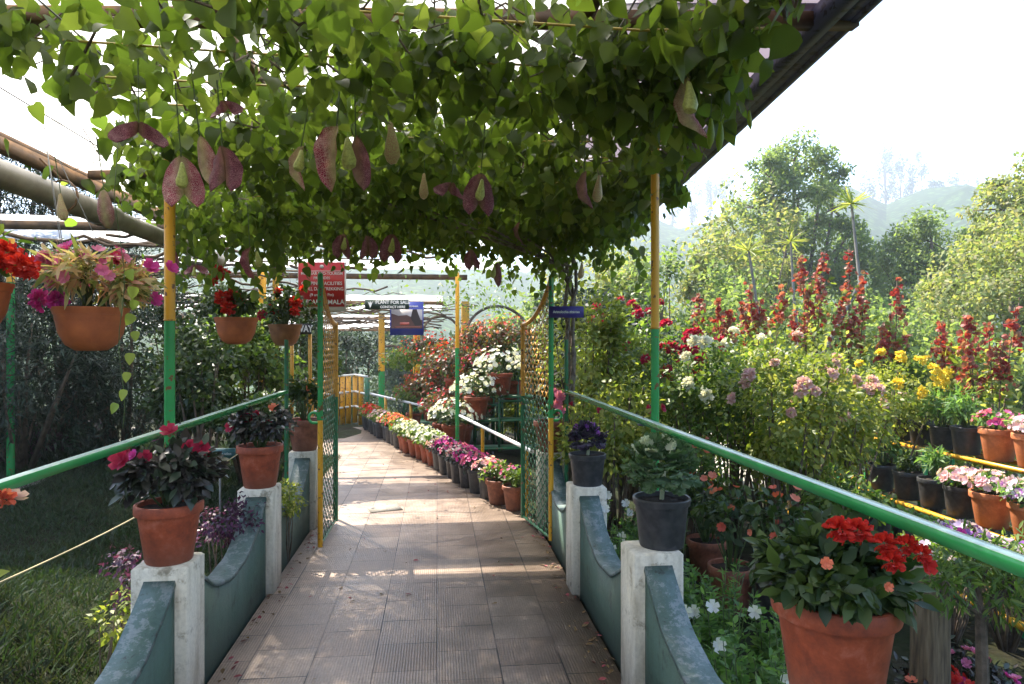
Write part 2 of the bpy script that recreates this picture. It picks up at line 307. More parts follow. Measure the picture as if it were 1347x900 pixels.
# ------------------------------------------------------------------ mesh collector
class Geo:
    def __init__(s): s.v = []; s.l = []; s.t = []; s.m = []; s.nv = 0
    def addn(s, v, loops, totals, mat=0):
        v = np.asarray(v, float).reshape(-1, 3); s.v.append(v)
        s.l.append(np.asarray(loops, np.int64) + s.nv); totals = np.asarray(totals, np.int64)
        s.t.append(totals); s.m.append(np.full(len(totals), mat) if np.isscalar(mat) else np.asarray(mat)); s.nv += len(v)
    def add(s, v, faces, mat=0): s.addn(v, [i for f in faces for i in f], [len(f) for f in faces], mat)
    def box(s, lo, hi, mat=0, b=0.0):
        (a, c, e), (x, y, z) = lo, hi
        if b <= 0:
            s.add([(a, c, e), (x, c, e), (x, y, e), (a, y, e), (a, c, z), (x, c, z), (x, y, z), (a, y, z)],
                  [(0, 3, 2, 1), (4, 5, 6, 7), (0, 1, 5, 4), (1, 2, 6, 5), (2, 3, 7, 6), (3, 0, 4, 7)], mat); return
        V = []
        for zz, o in ((e, 0), (z - b, 0), (z, b)):
            for (px, sx), (py, sy) in (((a, 1), (c, 1)), ((x, -1), (c, 1)), ((x, -1), (y, -1)), ((a, 1), (y, -1))):
                if (sx, sy) in ((1, 1), (-1, -1)): q = [(b, 0), (0, b)]
                else: q = [(0, b), (b, 0)]
                if (sx, sy) == (1, 1): q = [(0, b), (b, 0)]
                elif (sx, sy) == (-1, 1): q = [(b, 0), (0, b)]
                elif (sx, sy) == (-1, -1): q = [(0, b), (b, 0)]
                else: q = [(b, 0), (0, b)]
                for dx, dy in q: V.append((px + sx * (dx + o), py + sy * (dy + o), zz))
        Fc = [tuple(range(7, -1, -1)), tuple(range(16, 24))]
        for k in (0, 8):
            for i in range(8): Fc.append((k + i, k + (i + 1) % 8, k + 8 + (i + 1) % 8, k + 8 + i))
        s.add(V, Fc, mat)
    def tube(s, pts, r, n=8, mat=0, cap=True):
        P = np.asarray(pts, float); k = len(P); r = np.broadcast_to(np.asarray(r, float), (k,))
        T = np.gradient(P, axis=0); T /= np.linalg.norm(T, axis=1)[:, None] + 1e-12
        up = np.array([0, 0, 1.]) if abs(T[0][2]) < .9 else np.array([1., 0, 0])
        V = []; a = np.linspace(0, 2 * math.pi, n, endpoint=False); prev = None
        for i in range(k):
            x = np.cross(T[i], up if prev is None else np.cross(prev, T[i])); x /= np.linalg.norm(x) + 1e-12
            if prev is not None:
                x = prev - T[i] * np.dot(prev, T[i]); x /= np.linalg.norm(x) + 1e-12
            y = np.cross(T[i], x); prev = x
            V.append(P[i] + r[i] * (np.cos(a)[:, None] * x + np.sin(a)[:, None] * y))
        V = np.concatenate(V); Fc = []
        for i in range(k - 1):
            for j in range(n):
                j2 = (j + 1) % n; Fc.append((i * n + j, i * n + j2, (i + 1) * n + j2, (i + 1) * n + j))
        if cap: Fc.append(tuple(range(n - 1, -1, -1))); Fc.append(tuple((k - 1) * n + j for j in range(n)))
        s.add(V, Fc, mat)
    def lathe(s, prof, n=32, mat=0, c=(0, 0, 0), squash=1.0):
        V = []; a = np.linspace(0, 2 * math.pi, n, endpoint=False)
        for r, z in prof: V.append(np.stack([c[0] + r * np.cos(a), c[1] + r * np.sin(a) * squash, np.full(n, c[2] + z)], 1))
        Fc = []
        for i in range(len(prof) - 1):
            for j in range(n):
                j2 = (j + 1) % n; Fc.append((i * n + j, i * n + j2, (i + 1) * n + j2, (i + 1) * n + j))
        s.add(np.concatenate(V), Fc, mat)
    def scatter(s, base, pos, axis, nrm, size, mat=0):
        bv, bf = base; pos = np.asarray(pos, float); n = len(pos)
        if n == 0: return
        Y = axis / (np.linalg.norm(axis, axis=1)[:, None] + 1e-9)
        X = np.cross(Y, nrm); X /= np.linalg.norm(X, axis=1)[:, None] + 1e-9
        Z = np.cross(X, Y); size = np.broadcast_to(size, (n,))[:, None, None]
        V = pos[:, None, :] + size * (bv[None, :, 0:1] * X[:, None] + bv[None, :, 1:2] * Y[:, None] + bv[None, :, 2:3] * Z[:, None])
        lf = np.array([i for f in bf for i in f]); k = len(bv)
        L = (lf[None, :] + (np.arange(n) * k)[:, None]).ravel()
        s.addn(V.reshape(-1, 3), L, np.tile([len(f) for f in bf], n), mat)
    def build(s, name, mats, parent=None, loc=None, smooth=False):
        me = bpy.data.meshes.new(name); V = np.concatenate(s.v); L = np.concatenate(s.l); T = np.concatenate(s.t); mi = np.concatenate(s.m)
        me.vertices.add(len(V)); me.loops.add(len(L)); me.polygons.add(len(T))
        me.vertices.foreach_set('co', V.astype(np.float32).ravel()); me.loops.foreach_set('vertex_index', L.astype(np.int32))
        st = np.concatenate([[0], np.cumsum(T)[:-1]]); me.polygons.foreach_set('loop_start', st.astype(np.int32))
        for m_ in (mats if isinstance(mats, (list, tuple)) else [mats]): me.materials.append(M[m_] if isinstance(m_, str) else m_)
        me.polygons.foreach_set('material_index', mi.astype(np.int32))
        if smooth: me.polygons.foreach_set('use_smooth', np.ones(len(T), bool))
        me.update(calc_edges=True); me.validate()
        if smooth: me.set_sharp_from_angle(angle=R(40))
        o = bpy.data.objects.new(name, me); S.collection.objects.link(o)
        if parent is not None: o.parent = parent
        if loc is not None: o.location = loc
        return o
def link(name, me, parent=None, loc=(0, 0, 0), rot=(0, 0, 0), sc=1.0):
    o = bpy.data.objects.new(name, me); S.collection.objects.link(o); o.parent = parent
    o.location = loc; o.rotation_euler = rot; o.scale = (sc,) * 3; return o
def tag(o, label=None, cat=None, group=None, kind=None):
    if label: o['label'] = label
    if cat: o['category'] = cat
    if group: o['group'] = group
    if kind: o['kind'] = kind
    return o
def thing(name, label, cat, loc=(0, 0, 0), group=None, rz=0):
    o = bpy.data.objects.new(name, None); S.collection.objects.link(o); o.location = loc; o.rotation_euler = (0, 0, rz)
    o.empty_display_size = .1
    return tag(o, label, cat, group)

# ------------------------------------------------------------------ leaf shapes (unit length along +Y)
def fold(v, k=.18): return np.array([(x, y, abs(x) * k - .12 * (y ** 2)) for x, y in v])
def fan(outl, k=.2):
    """leaf from a right-hand outline; left mirrored, midrib shared"""
    n = len(outl); ribs = [(0, y) for x, y in outl]
    V = [*outl, *ribs, *[(-x, y) for x, y in outl]]
    Fc = []
    for i in range(n - 1):
        Fc.append((i, i + 1, n + i + 1, n + i)); Fc.append((n + i, n + i + 1, 2 * n + i + 1, 2 * n + i))
    return fold(V, k), Fc
HEART = fan([(.18, -.10), (.40, .0), (.46, .25), (.32, .62), (.02, 1.0)], .22)
HEART2 = (HEART[0] * np.array([.85, 1, 1]) + np.array([[0.03 * math.sin(9 * p[1]), 0, .10 * math.sin(7 * p[0] + 4 * p[1]) - .16 * p[1] ** 2] for p in HEART[0]]), HEART[1])
HEART3 = (HEART[0] * np.array([1.08, .9, 1.6]) + np.array([[0, 0, .12 * p[1] ** 2 + .05 * math.sin(14 * p[0])] for p in HEART[0]]), HEART[1])
OVAL = fan([(.02, 0), (.24, .3), (.22, .65), (.01, 1.0)], .25)
LANCE = fan([(.02, 0), (.11, .35), (.08, .7), (.005, 1.0)], .3)
SMALL = (np.array([(-.28, .35, .08), (0, 0, 0), (.28, .35, .08), (.0, 1, -.05)]), [(0, 1, 2, 3)])
BLADE = (np.array([(-.03, 0, 0), (.03, 0, 0), (.012, .6, .08), (0, 1, .3)]), [(0, 1, 2, 3)])
NEEDLE = (np.array([(-.09, 0, 0), (.09, 0, 0), (.05, .6, .02), (0, 1, 0)]), [(0, 1, 2, 3)])
def frilly():
    V = []; n = 7
    V.append((0, 0, 0)); V.append((0, .55, .06))
    for i in range(n * 2 + 1):
        a = R(-120 + 240 * i / (2 * n)); r = .5 * (1 + (.12 if i % 2 else -.04))
        V.append((r * math.sin(a), .5 + r * math.cos(a), (.12 if i % 2 else -.04)))
    Fc = [(1, 2 + i + 1, 2 + i) for i in range(2 * n)] + [(0, 1, 2), (0, 2 + 2 * n, 1)]
    return np.array(V), Fc
FRILL = frilly()
SPIKEL = fan([(.02, 0), (.035, .35), (.03, .7), (.004, 1.0)], .3)
def flower5(cup=.25, n=5, wide=.34):
    V = [(0, 0, -.05)]; Fc = []
    for i in range(n):
        a = 2 * math.pi * i / n; c, s_ = math.cos(a), math.sin(a)
        k = len(V)
        for x, y, z in ((-.13, .12, .02), (-wide, .34, cup * .6), (-.2, .52, cup), (.2, .52, cup * .9), (wide, .34, cup * .5), (.13, .12, .02)):
            V.append((x * c - y * s_, x * s_ + y * c, z + (.03 if i % 2 else 0)))
        Fc += [(0, k + 5, k + 4, k + 3, k + 2, k + 1, k)]
    return np.array(V), Fc
FLOWER = flower5(.25, 5, .25)
PETL = fan([(.08, 0), (.38, .35), (.42, .75), (.12, 1.0)], .5)
def dirs(n): d = RNG.normal(size=(n, 3)); return d / np.linalg.norm(d, axis=1)[:, None]
def clumps(c, rad, n, k=14, spread=.34, shell=.55, up=None):
    """points of a crown: k clumps inside an ellipsoid, leaves gathered round each"""
    c = np.asarray(c, float); rad = np.broadcast_to(rad, (3,)).astype(float)
    cc = dirs(k) * (shell + (1 - shell) * RNG.random((k, 1)))
    if up: cc[:, 2] = np.abs(cc[:, 2]) * up - (1 - up) * .3
    wgt = RNG.random(k) + .4; idx = RNG.choice(k, n, p=wgt / wgt.sum())
    off = dirs(n) * (RNG.random((n, 1)) ** .5) * spread * (0.6 + .8 * RNG.random(k)[idx][:, None])
    p = cc[idx] + off
    return c + p * rad, p, c + cc * rad
def leaves(g, pos, rel, base, size, mat=0, droop=.35, out=.7):
    n = len(pos); d = rel / (np.linalg.norm(rel, axis=1)[:, None] + 1e-6)
    ax = d * out + dirs(n) * .75; ax[:, 2] -= droop
    nr = d * .5 + dirs(n) * .6; nr[:, 2] += .5
    g.scatter(base, pos, ax, nr, size * (.65 + .7 * RNG.random(n)), mat)

# ------------------------------------------------------------------ terrain, path
LXI, RXI = -1.03, .85
def gz(x, y):
    z = -.03
    if x > 1.05: z = -.03 - .07 * min(1, (x - 1.05) / .15) - .05 * max(0, min(x, 6) - 1.2)
    if x < -1.2:
        z = -.05 + .42 * math.exp(-((x + 2.7) ** 2 + ((y - 3.3) * .8) ** 2) / .75) * min(1, max(0, (-x - 1.35) / .5)) + .32 * min(1, (-x - 1.2) / 3) * max(0, min(1, (y - 1) / 6)) + (.03 + .05 * min(1, (-x - 1.2) / 2)) * math.sin(x * 1.7 + y * 1.9)
    d = max(x - 6.5, 0); z -= min(9, d * .32)
    e = max(y - 15, 0); z -= min(7, e * .25) * (1 if x > -40 else 0)
    r = math.hypot(x, y); az = math.degrees(math.atan2(x, y))
    if r > 90:
        prof = 46
        if 4 < az < 70:
            prof = np.interp(az, [4, 13, 17, 20, 24, 28, 31, 34, 38, 43, 50, 70], [46, 66, 78, 74, 80, 92, 90, 84, 82, 84, 72, 50])
        k = min(1, (r - 90) / 330); k = k * k * (3 - 2 * k)
        z += k * (prof + 9) + 2.2 * math.sin(r * .05 + az * .4) * k + 5 * math.sin(az * .9 + r * .012) * k
        if r > 440: z -= min((r - 440) * .25, 60)
    return z
def onground(px, py):
    z = 0.0
    for _ in range(12): p = onz(px, py, z); z = .5 * z + .5 * gz(p[0], p[1])
    return p
g = Geo()
rs = np.concatenate([np.linspace(0, 8, 28), np.linspace(8.5, 30, 24), np.geomspace(33, 1500, 44)])
azs = np.linspace(0, 2 * math.pi, 145)[:-1]
V = [(r * math.sin(a), r * math.cos(a), gz(r * math.sin(a), r * math.cos(a))) for r in rs for a in azs]
na = len(azs)
g.add(V, [(i * na + j, i * na + (j + 1) % na, (i + 1) * na + (j + 1) % na, (i + 1) * na + j) for i in range(len(rs) - 1) for j in range(na)])
tag(g.build('ground', 'ground', smooth=True), 'dark garden soil and green slopes falling to the valley', kind='structure')

rowpx = [(684, 674), (655, 660), (625, 644), (595, 627), (565, 610), (540, 596), (515, 582), (496, 571), (481, 562)]
rowpts = [onz(a, b) for a, b in rowpx]
redge = [np.array([.88, -1, 0]), np.array([.88, 6.0, 0])] + [p + np.array([-.16, 0, 0]) + np.array([.2, 0, 0]) for p in rowpts]
ledge = [np.array([-1.07, -1, 0]), np.array([-1.07, 6.0, 0])]
for p in rowpts: ledge.append(np.array([min(-1.07, p[0] - 1.9), p[1] + .25, 0]))
g = Geo(); V = []
for a, b in zip(ledge, redge): V += [(a[0], a[1], 0), (b[0], b[1], 0)]
k = len(ledge)
V += [(x, y, -.2) for x, y, z in V]
Fc = [(2 * i, 2 * i + 1, 2 * i + 3, 2 * i + 2) for i in range(k - 1)]
Fc += [(2 * i + 1, 2 * k + 2 * i + 1, 2 * k + 2 * i + 3, 2 * i + 3) for i in range(k - 1)]
g.add(V, Fc)
tag(g.build('path', 'path_tiles'), 'tiled garden path leading through the gate', kind='structure')
g = Geo(); pts = [(3.3, 8.4), (4.9, 8.0), (5.6, 13.5), (4.0, 13.8)]; top = [(x, y, gz(x, y) + .05) for x, y in pts]; bot = [(x, y, z - .2) for x, y, z in top]
g.add(top + bot, [(0, 1, 2, 3)] + [(i, i + 4, (i + 1) % 4 + 4, (i + 1) % 4) for i in range(4)]); tag(g.build('garden_path', 'limewash'), 'pale path between the rose bushes', kind='structure')
def yquad(name, pts, z, mat, label, cat):
    g = Geo(); P = [(p[0], p[1], z) for p in pts]; Q = [(p[0], p[1], .001) for p in pts]
    g.add(P + Q, [(0, 1, 2, 3), (0, 4, 5, 1), (1, 5, 6, 2), (2, 6, 7, 3), (3, 7, 4, 0)]); return tag(g.build(name, mat), label, cat)
yquad('drain_cover', [onz(482, 668), onz(522, 664), onz(530, 671), onz(488, 675)], .006, 'stone', 'thin square cover plate let into the path beyond the gate', 'drain cover')

# grass on the left slope
n = 170000
P = np.stack([-1.35 - 6.5 * RNG.random(n) ** 1.2, 1.4 + 8.4 * RNG.random(n), np.zeros(n)], 1)
keep = ~((P[:, 0] > -1.7 - .12 * np.sin(P[:, 1] * 5)) & (P[:, 1] < 4.2))
P = P[keep]
P[:, 2] = [gz(x, y) - .004 for x, y, _ in P]; n = len(P)
P = P[P[:, 0] > -7]
n = len(P); ax = dirs(n) * .9; ax[:, 2] = .8; P[:, 2] += .01; hs = .7 + .6 * (np.sin(P[:, 0] * 5 + 2 * np.sin(P[:, 1] * 3)) * np.sin(P[:, 1] * 4.3) + 1) * .5
g = Geo(); g.scatter(BLADE, P, ax, dirs(n), hs * (.04 + .045 * RNG.random(n))); tag(g.build('grass', 'grass'), 'dark soft lawn grass on the slope left of the wall', 'grass', kind='stuff')

# ------------------------------------------------------------------ low walls with pillars
def low_wall(side, xi, pills, label, ptop):
    sg = -1 if side == 'l' else 1
    xo = xi + sg * .225; wi, wo_ = xi + sg * .05, xi + sg * .17
    root = thing('low_wall', label, 'low wall', (xi, 3, 0)); off = np.array([-xi, -3, 0])
    for y0, y1 in pills:
        q = Geo(); q.box(np.array([min(xi, xo), y0, -.05]) + off, np.array([max(xi, xo), y1, ptop]) + off, 0, .008)
        q.build('pillar', 'limewash', root)
    ends = [(-.4, pills[0][0])] + [(pills[i][1], pills[i + 1][0]) for i in range(len(pills) - 1)]
    for a, b in ends:
        q = Geo(); c = Geo(); nseg = 26; prev = None
        a0 = a; half = (b - a) / 2; mid = (a + b) / 2
        if a < 0: mid = b - .65; half = .65
        ys = np.linspace(a, b, nseg + 1); lo, hi = min(wi, wo_), max(wi, wo_)
        V = []; Vc = []
        for y in ys:
            d = min(1, abs(y - mid) / half); z = ptop - .065 - .25 * (1 - d ** 2.2) + .004 * math.sin(y * 23)
            V += [(lo, y, -.05), (hi, y, -.05), (hi, y, z), (lo, y, z)]
            Vc += [(lo - .006, y, z - .004), (hi + .006, y, z - .004), (hi + .002, y, z + .016), (lo - .002, y, z + .016)]
        V = np.array(V) + off; Vc = np.array(Vc) + off
        Fc = [(4 * i + j, 4 * i + (j + 1) % 4, 4 * i + 4 + (j + 1) % 4, 4 * i + 4 + j) for i in range(nseg) for j in range(4)] + [(3, 2, 1, 0), tuple(4 * nseg + j for j in range(4))]
        q.add(V, Fc); q.build('wall_panel', 'teal_wall', root)
        c.add(Vc, Fc); c.build('coping', 'coping', root)
    return root
low_wall('l', LXI, [(1.46, 1.68), (2.96, 3.18), (4.47, 4.69), (5.97, 6.19)], 'low scalloped green wall with white pillars along the left of the path', .665)
low_wall('r', RXI, [(1.52, 1.74), (2.89, 3.11), (4.25, 4.47), (5.62, 5.84)], 'low scalloped green wall with white pillars along the right of the path', .675)

# ------------------------------------------------------------------ handrails and posts
def bent(pts, r, name, mat, parent, n=12):
    q = Geo(); q.tube(pts, r, n); return q.build(name, mat, parent, smooth=True)
def handrail(x, y0, y1, zr, label, thinz):
    root = thing('handrail', label, 'handrail', (x, y1, 0))
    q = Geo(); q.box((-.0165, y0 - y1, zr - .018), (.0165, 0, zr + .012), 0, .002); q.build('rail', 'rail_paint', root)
    bent([(0, .02, thinz), (0, .02, 1.62)], .017, 'post', 'green_paint_dark', root)
    for yy_ in ((3.39 if x > 0 else 3.42) - y1, -.03):
        q = Geo(); q.box((-.026, yy_ - .022, zr - .027), (.026, yy_ + .022, zr - .0182), 0, .001); q.box((-.004, yy_ - .004, zr + .0122), (.004, yy_ + .004, zr + .016)); q.build('bracket', 'blue_metal', root)
    bent([(0, y0 - y1 + .4, -.05), (0, y0 - y1 + .4, zr)], .02, 'post', 'green_paint', root)
    return root
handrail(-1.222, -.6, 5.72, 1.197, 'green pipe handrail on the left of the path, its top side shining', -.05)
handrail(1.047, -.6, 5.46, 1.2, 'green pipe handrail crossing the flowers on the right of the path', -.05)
def twotone(px, y, x, r, z0, zs, z1, label, grp='two-tone posts carrying the vine roof'):
    root = thing('support_post', label, 'post', (x, y, 0), grp)
    bent([(0, 0, z0), (0, 0, zs)], r, 'lower_pole', 'green_paint', root, 16)
    bent([(0, 0, zs + .0005), (0, 0, z1)], r, 'upper_pole', 'yellow_paint', root, 16)
    q = Geo(); q.lathe([(r + .001, zs - .004), (r + .003, zs - .003), (r + .003, zs + .003), (r + .001, zs + .004)], 16); q.build('collar', 'ochre_paint', root)
    return root
twotone(241, 3.42, -1.27, .0245, -.05, 1.705, 2.62, 'thick green and yellow post rising behind the dark red-flowered pot, left of the path')
twotone(849, 3.36, 1.098, .021, -.05, 1.67, 2.68, 'green and yellow post on the right of the path by the black kale pot')
pp = at(14, 440, 6.6); twotone(14, pp[1], pp[0], .035, -.1, 2.18, 2.6, 'green and yellow post at the far left among the dark hedge')
p601 = onz(601, 595); 
twotone(601, 9.45, at(601, 400, 9.62)[0], .028, 0, 1.52, 2.56, 'thin yellow and green post in front of the white-flowered pots')
p = at(612, 400, 13.5); twotone(0, p[1], p[0], .08, 0, .9, 2.4, 'thick yellow post behind the tall heap of red potted plants')
p = at(548, 400, 16); twotone(0, p[1], p[0], .08, -.2, .8, 2.3, 'thick yellow post right under the blue picture board')
p = at(502, 400, 16.5); twotone(0, p[1], p[0], .075, -.2, .9, 2.3, 'yellow and green post left of the blue picture board')
p = at(345, 400, 9.0); twotone(0, p[1], p[0], .05, -.1, .9, 2.55, 'yellow post behind the two hanging pots of red flowers')
p = at(363, 400, 8.2); twotone(0, p[1], p[0], .04, -.1, .9, 2.55, 'slender yellow post behind the brown hanging pot')

# ------------------------------------------------------------------ gate leaves
def gate(hx, hy, fx, fy, sgn, label):
    dx, dy = fx - hx, fy - hy; wdt = math.hypot(dx, dy); rz = math.atan2(dy, dx)
    root = thing('gate_leaf', label, 'gate', (hx, hy, 0), 'pair of open mesh gate leaves', rz)
    q = Geo(); q.tube([(0, 0, .03), (0, 0, 1.0)], .02, 12); q.build('lower_stile', 'yellow_paint', root, smooth=True)
    q = Geo(); q.tube([(0, 0, 1.0005), (0, 0, 2.12)], .021, 12); q.tube([(0, 0, 2.12), (0, 0, 2.135)], [.021, .008], 12); q.build('upper_stile', 'green_paint', root, smooth=True)
    # curl beside the hinge stile, across the leaf's plane towards the wall
    a = np.linspace(-90, 200, 14); ox, oy = math.cos(-rz + (math.pi if sgn < 0 else 0)), math.sin(-rz + (math.pi if sgn < 0 else 0))
    pts = [(ox * (.05 + .035 * math.cos(R(t))), oy * (.05 + .035 * math.cos(R(t))), 1.02 + .04 * math.sin(R(t))) for t in a]
    q = Geo(); q.tube([(ox * .0, oy * .0, .98)] + pts, .011, 8); q.build('latch_curl', 'green_paint', root, smooth=True)
    top = lambda s: 1.76 + .34 * (1 - s) ** 2.2
    xs = np.linspace(0, wdt, 12)
    q = Geo(); q.tube([(x, 0, top(x / wdt)) for x in xs], .019, 8); q.build('top_rail', 'ochre_paint', root, smooth=True)
    q = Geo(); q.tube([(wdt, 0, 1.12), (wdt, 0, top(1) + .01)], .022, 8, 0); q.tube([(wdt, 0, .03), (wdt, 0, 1.1195)], .022, 8, 1); q.build('free_stile', ['ochre_paint', 'green_paint_dark'], root, smooth=True)
    q = Geo(); q.tube([(0, 0, .045), (wdt, 0, .045)], .012, 8, 0); q.build('bottom_rail', 'green_paint_dark', root, smooth=True)
    q = Geo(); step = .10; slope = .85
    for d in (1, -1):
        x0 = -2.7
        while x0 < wdt + 2.7:
            for j in range(44):
                z0, z1 = .05 + j * .05, .05 + (j + 1) * .05
                xa = x0 + d * z0 / slope; xb = x0 + d * z1 / slope
                if min(xa, xb) < 0 or max(xa, xb) > wdt: continue
                if z1 > top(((xa + xb) / 2) / wdt): continue
                yo = .003 * d
                V = [(xa - .008, yo, z0), (xa + .008, yo, z0), (xb + .008, yo, z1), (xb - .008, yo, z1)]
                V += [(x, y + .0035 * d, z) for x, y, z in V]
                q.add(V, [(0, 1, 2, 3), (7, 6, 5, 4), (0, 4, 5, 1), (2, 6, 7, 3), (1, 5, 6, 2), (3, 7, 4, 0)], 0 if z0 > 1.12 else 1)
            x0 += step
    q.build('mesh_panel', ['ochre_paint', 'green_paint_dark'], root)
gate(-.89, 5.36, -.885, 6.12, -1, 'open left leaf of the yellow and green mesh gate')
gate(.897, 5.34, .764, 6.06, 1, 'open right leaf of the yellow and green mesh gate, beside the purple name board')

# ------------------------------------------------------------------ roof over the near path
def skew(q):
    for a in q.v: a[:, 0] += .11 * (a[:, 1] - 4.0) * np.clip((a[:, 0] + 2) / 3.6, 0, 1.1)
    return q
def corr(g, x0, x1, z0, z1, y0, y1, amp=.009, pitch=.076, mat=0):
    ny = int((y1 - y0) / pitch * 4); ys = np.linspace(y0, y1, ny + 1); xs = np.linspace(x0, x1, 5)
    V = [(x, y, z0 + (z1 - z0) * (x - x0) / (x1 - x0) + amp * math.sin(2 * math.pi * (y - y0) / pitch)) for y in ys for x in xs]
    g.add(V, [(i * 5 + j, i * 5 + j + 1, (i + 1) * 5 + j + 1, (i + 1) * 5 + j) for i in range(ny) for j in range(4)], mat)
rf = thing('lean_to_roof', 'milky corrugated plastic roof with dark eave over the near path', 'roof', (0, 3, 2.5))
o3 = (0, -3, -2.5)
for i, (a, b) in enumerate([(-1.2, .75), (.75, 2.25), (2.25, 3.35), (3.35, 4.9), (4.9, 6.3)]):
    q = Geo(); corr(q, -2.12, 1.62, 2.60 + .004 * (i % 2), 2.79 + .004 * (i % 2), a, b + .06); skew(q).build('roof_sheet', 'roof_sheet', rf, o3, smooth=True)
q = Geo(); q.box((-2.08, -1.2, 2.50), (-2.02, 6.3, 2.56)); q.box((-2.05, -1.2, 2.56), (-2.03, 6.3, 2.585)); q.build('eave_beam', 'rust_angle', rf, o3)
q = Geo(); q.box((1.48, -1.2, 2.68), (1.54, 6.3, 2.755)); skew(q).build('purlin', 'blue_metal', rf, o3)
q = Geo(); q.box((1.625, -1.2, 2.71), (1.655, 6.3, 2.81)); q.box((1.56, -1.2, 2.715), (1.62, 6.3, 2.73)); skew(q).build('eave_trim', 'blue_metal', rf, o3)
for y in (.15, 2.25, 4.2, 6.2):
    q = Geo(); q.add([(-2.0, y - .03, 2.545), (1.46, y - .022, 2.70), (1.46, y + .022, 2.70), (-2.0, y + .03, 2.545), (-2.0, y - .03, 2.588), (1.46, y - .022, 2.75), (1.46, y + .022, 2.75), (-2.0, y + .03, 2.588)],
                    [(0, 3, 2, 1), (4, 5, 6, 7), (0, 1, 5, 4), (1, 2, 6, 5), (2, 3, 7, 6), (3, 0, 4, 7)]); q.build('rafter', 'rust_angle', rf, o3)
for x, z in ((-.7, 2.655), (.5, 2.715)):
    q = Geo(); q.box((x - .02, -1.2, z - .035), (x + .02, 6.3, z - .004)); q.build('purlin', 'rust_angle', rf, o3)
# gutter pipe with straps
pr = thing('gutter_pipe', 'fat beige plastic pipe slung under the left edge of the roof', 'pipe', (-1.9, 3, 2.33))
q = Geo(); q.tube([(-.0, -4, .03), (0, 1.15, .0)], .062, 24); q.tube([(0, 1.15, 0), (.02, 3.2, -.02)], .056, 24); q.tube([(0, 1.05, 0), (0, 1.25, 0)], .070, 24); q.build('pipe', 'pvc', pr, smooth=True)
for y in (-1.9, -.1, .7, 2.6):
    q = Geo(); q.tube([(.0 + .08 * math.cos(R(t)), y + .01 * math.sin(R(t)), .01 + .085 * math.sin(R(t))) for t in range(0, 361, 30)], .006, 6, 0, False)
    q.tube([(0, y, .1), (-.1, y, .2)], .006, 6); q.build('strap', 'rust_angle', pr)
# wires under the roof
wr = thing('wire_trellis', 'yellow wires strung level under the roof for the vine', 'wire trellis', (0, 3, 2.56))
q = Geo()
for i in range(17):
    y = -1.9 + i * .29; q.tube([(-1.35, y, RND.uniform(-.03, .0)), (-.6, y + RND.uniform(-.03, .03), -.03), (.6, y, RND.uniform(-.04, 0)), (min(1.25, .62 + .2 * (y + 3)), y + .02, .0)], .0042, 5)
q.build('cross_wire', 'wire', wr)
q = Geo()
for x in (-1.6, -1.1, -.55, .0, .55): q.tube([(x, -2, .0), (x + RND.uniform(-.03, .03), .5, -.02), (x, 3.0, .0)], .003, 5)
q.build('long_wire', 'grey_wire', wr)

# ------------------------------------------------------------------ the climbing vine
vine = thing('climbing_vine', 'heart-leaved climbing vine hanging big maroon flowers under the roof', 'climbing vine', (1.2, 5.7, 0))
vo = (-1.2, -5.7, 0)
g = Geo(); P = []
def rr(a, b): return RND.uniform(a, b)
cl = [(rr(-2.2, 1.75), rr(1.0, 6.0), rr(.12, .4)) for _ in range(150)]
while len(P) < 15500:
    cx, cy, cr = RND.choice(cl); x = RND.gauss(cx, cr); y = RND.gauss(cy, cr)
    if not (-2.3 < x < 1.72 and .9 < y < 6.05): continue
    if x > min(1.34, .98 + .27 * max(0, y - 1.9)): continue
    if y > 2.3 and x < (-1.28 if y < 3.1 else -1.5 if y < 4.1 else -1.85) and RND.random() > .05: continue
    pk = .24 + .16 * (y - 1.3) + .12 * (x + 1.0)
    if x < -.3 and y < 3: pk *= .85
    if RND.random() > pk: continue
    z = 2.53 + RND.gauss(0, .06) + .03 * (x > .9) + (.06 if y > 4.5 else 0) - (.10 * RND.random() if y > 4.3 else 0)
    P.append((x, y, z))
for _ in range(2600):          # back curtain
    x = rr(-1.25, 1.35); P.append((x, rr(4.9, 6.0), 2.60 - abs(RND.gauss(0, .16)) - .03 * math.sin(x * 9)))
for _ in range(900):           # right fringe
    y = rr(3.3, 6.0); P.append((rr(1.0, 1.3 + .1 * (y - 3.3)), y, 2.64 - abs(RND.gauss(0, .17))))
P = np.array(P)
P = P[(P[:, 2] > 2.14)]
n = len(P); ax = dirs(n) * .85; ax[:, 2] = -.35 - .8 * RNG.random(n); nr = dirs(n); nr[:, 2] = nr[:, 2] * .8 + .45; nr[:, 1] -= .2
sz = np.where(P[:, 1] < 4.2, .072, .064) * (.45 + .85 * RNG.random(n))
for k, hb in enumerate((HEART, HEART2, HEART3)): g.scatter(hb, P[k::3], ax[k::3], nr[k::3], sz[k::3])
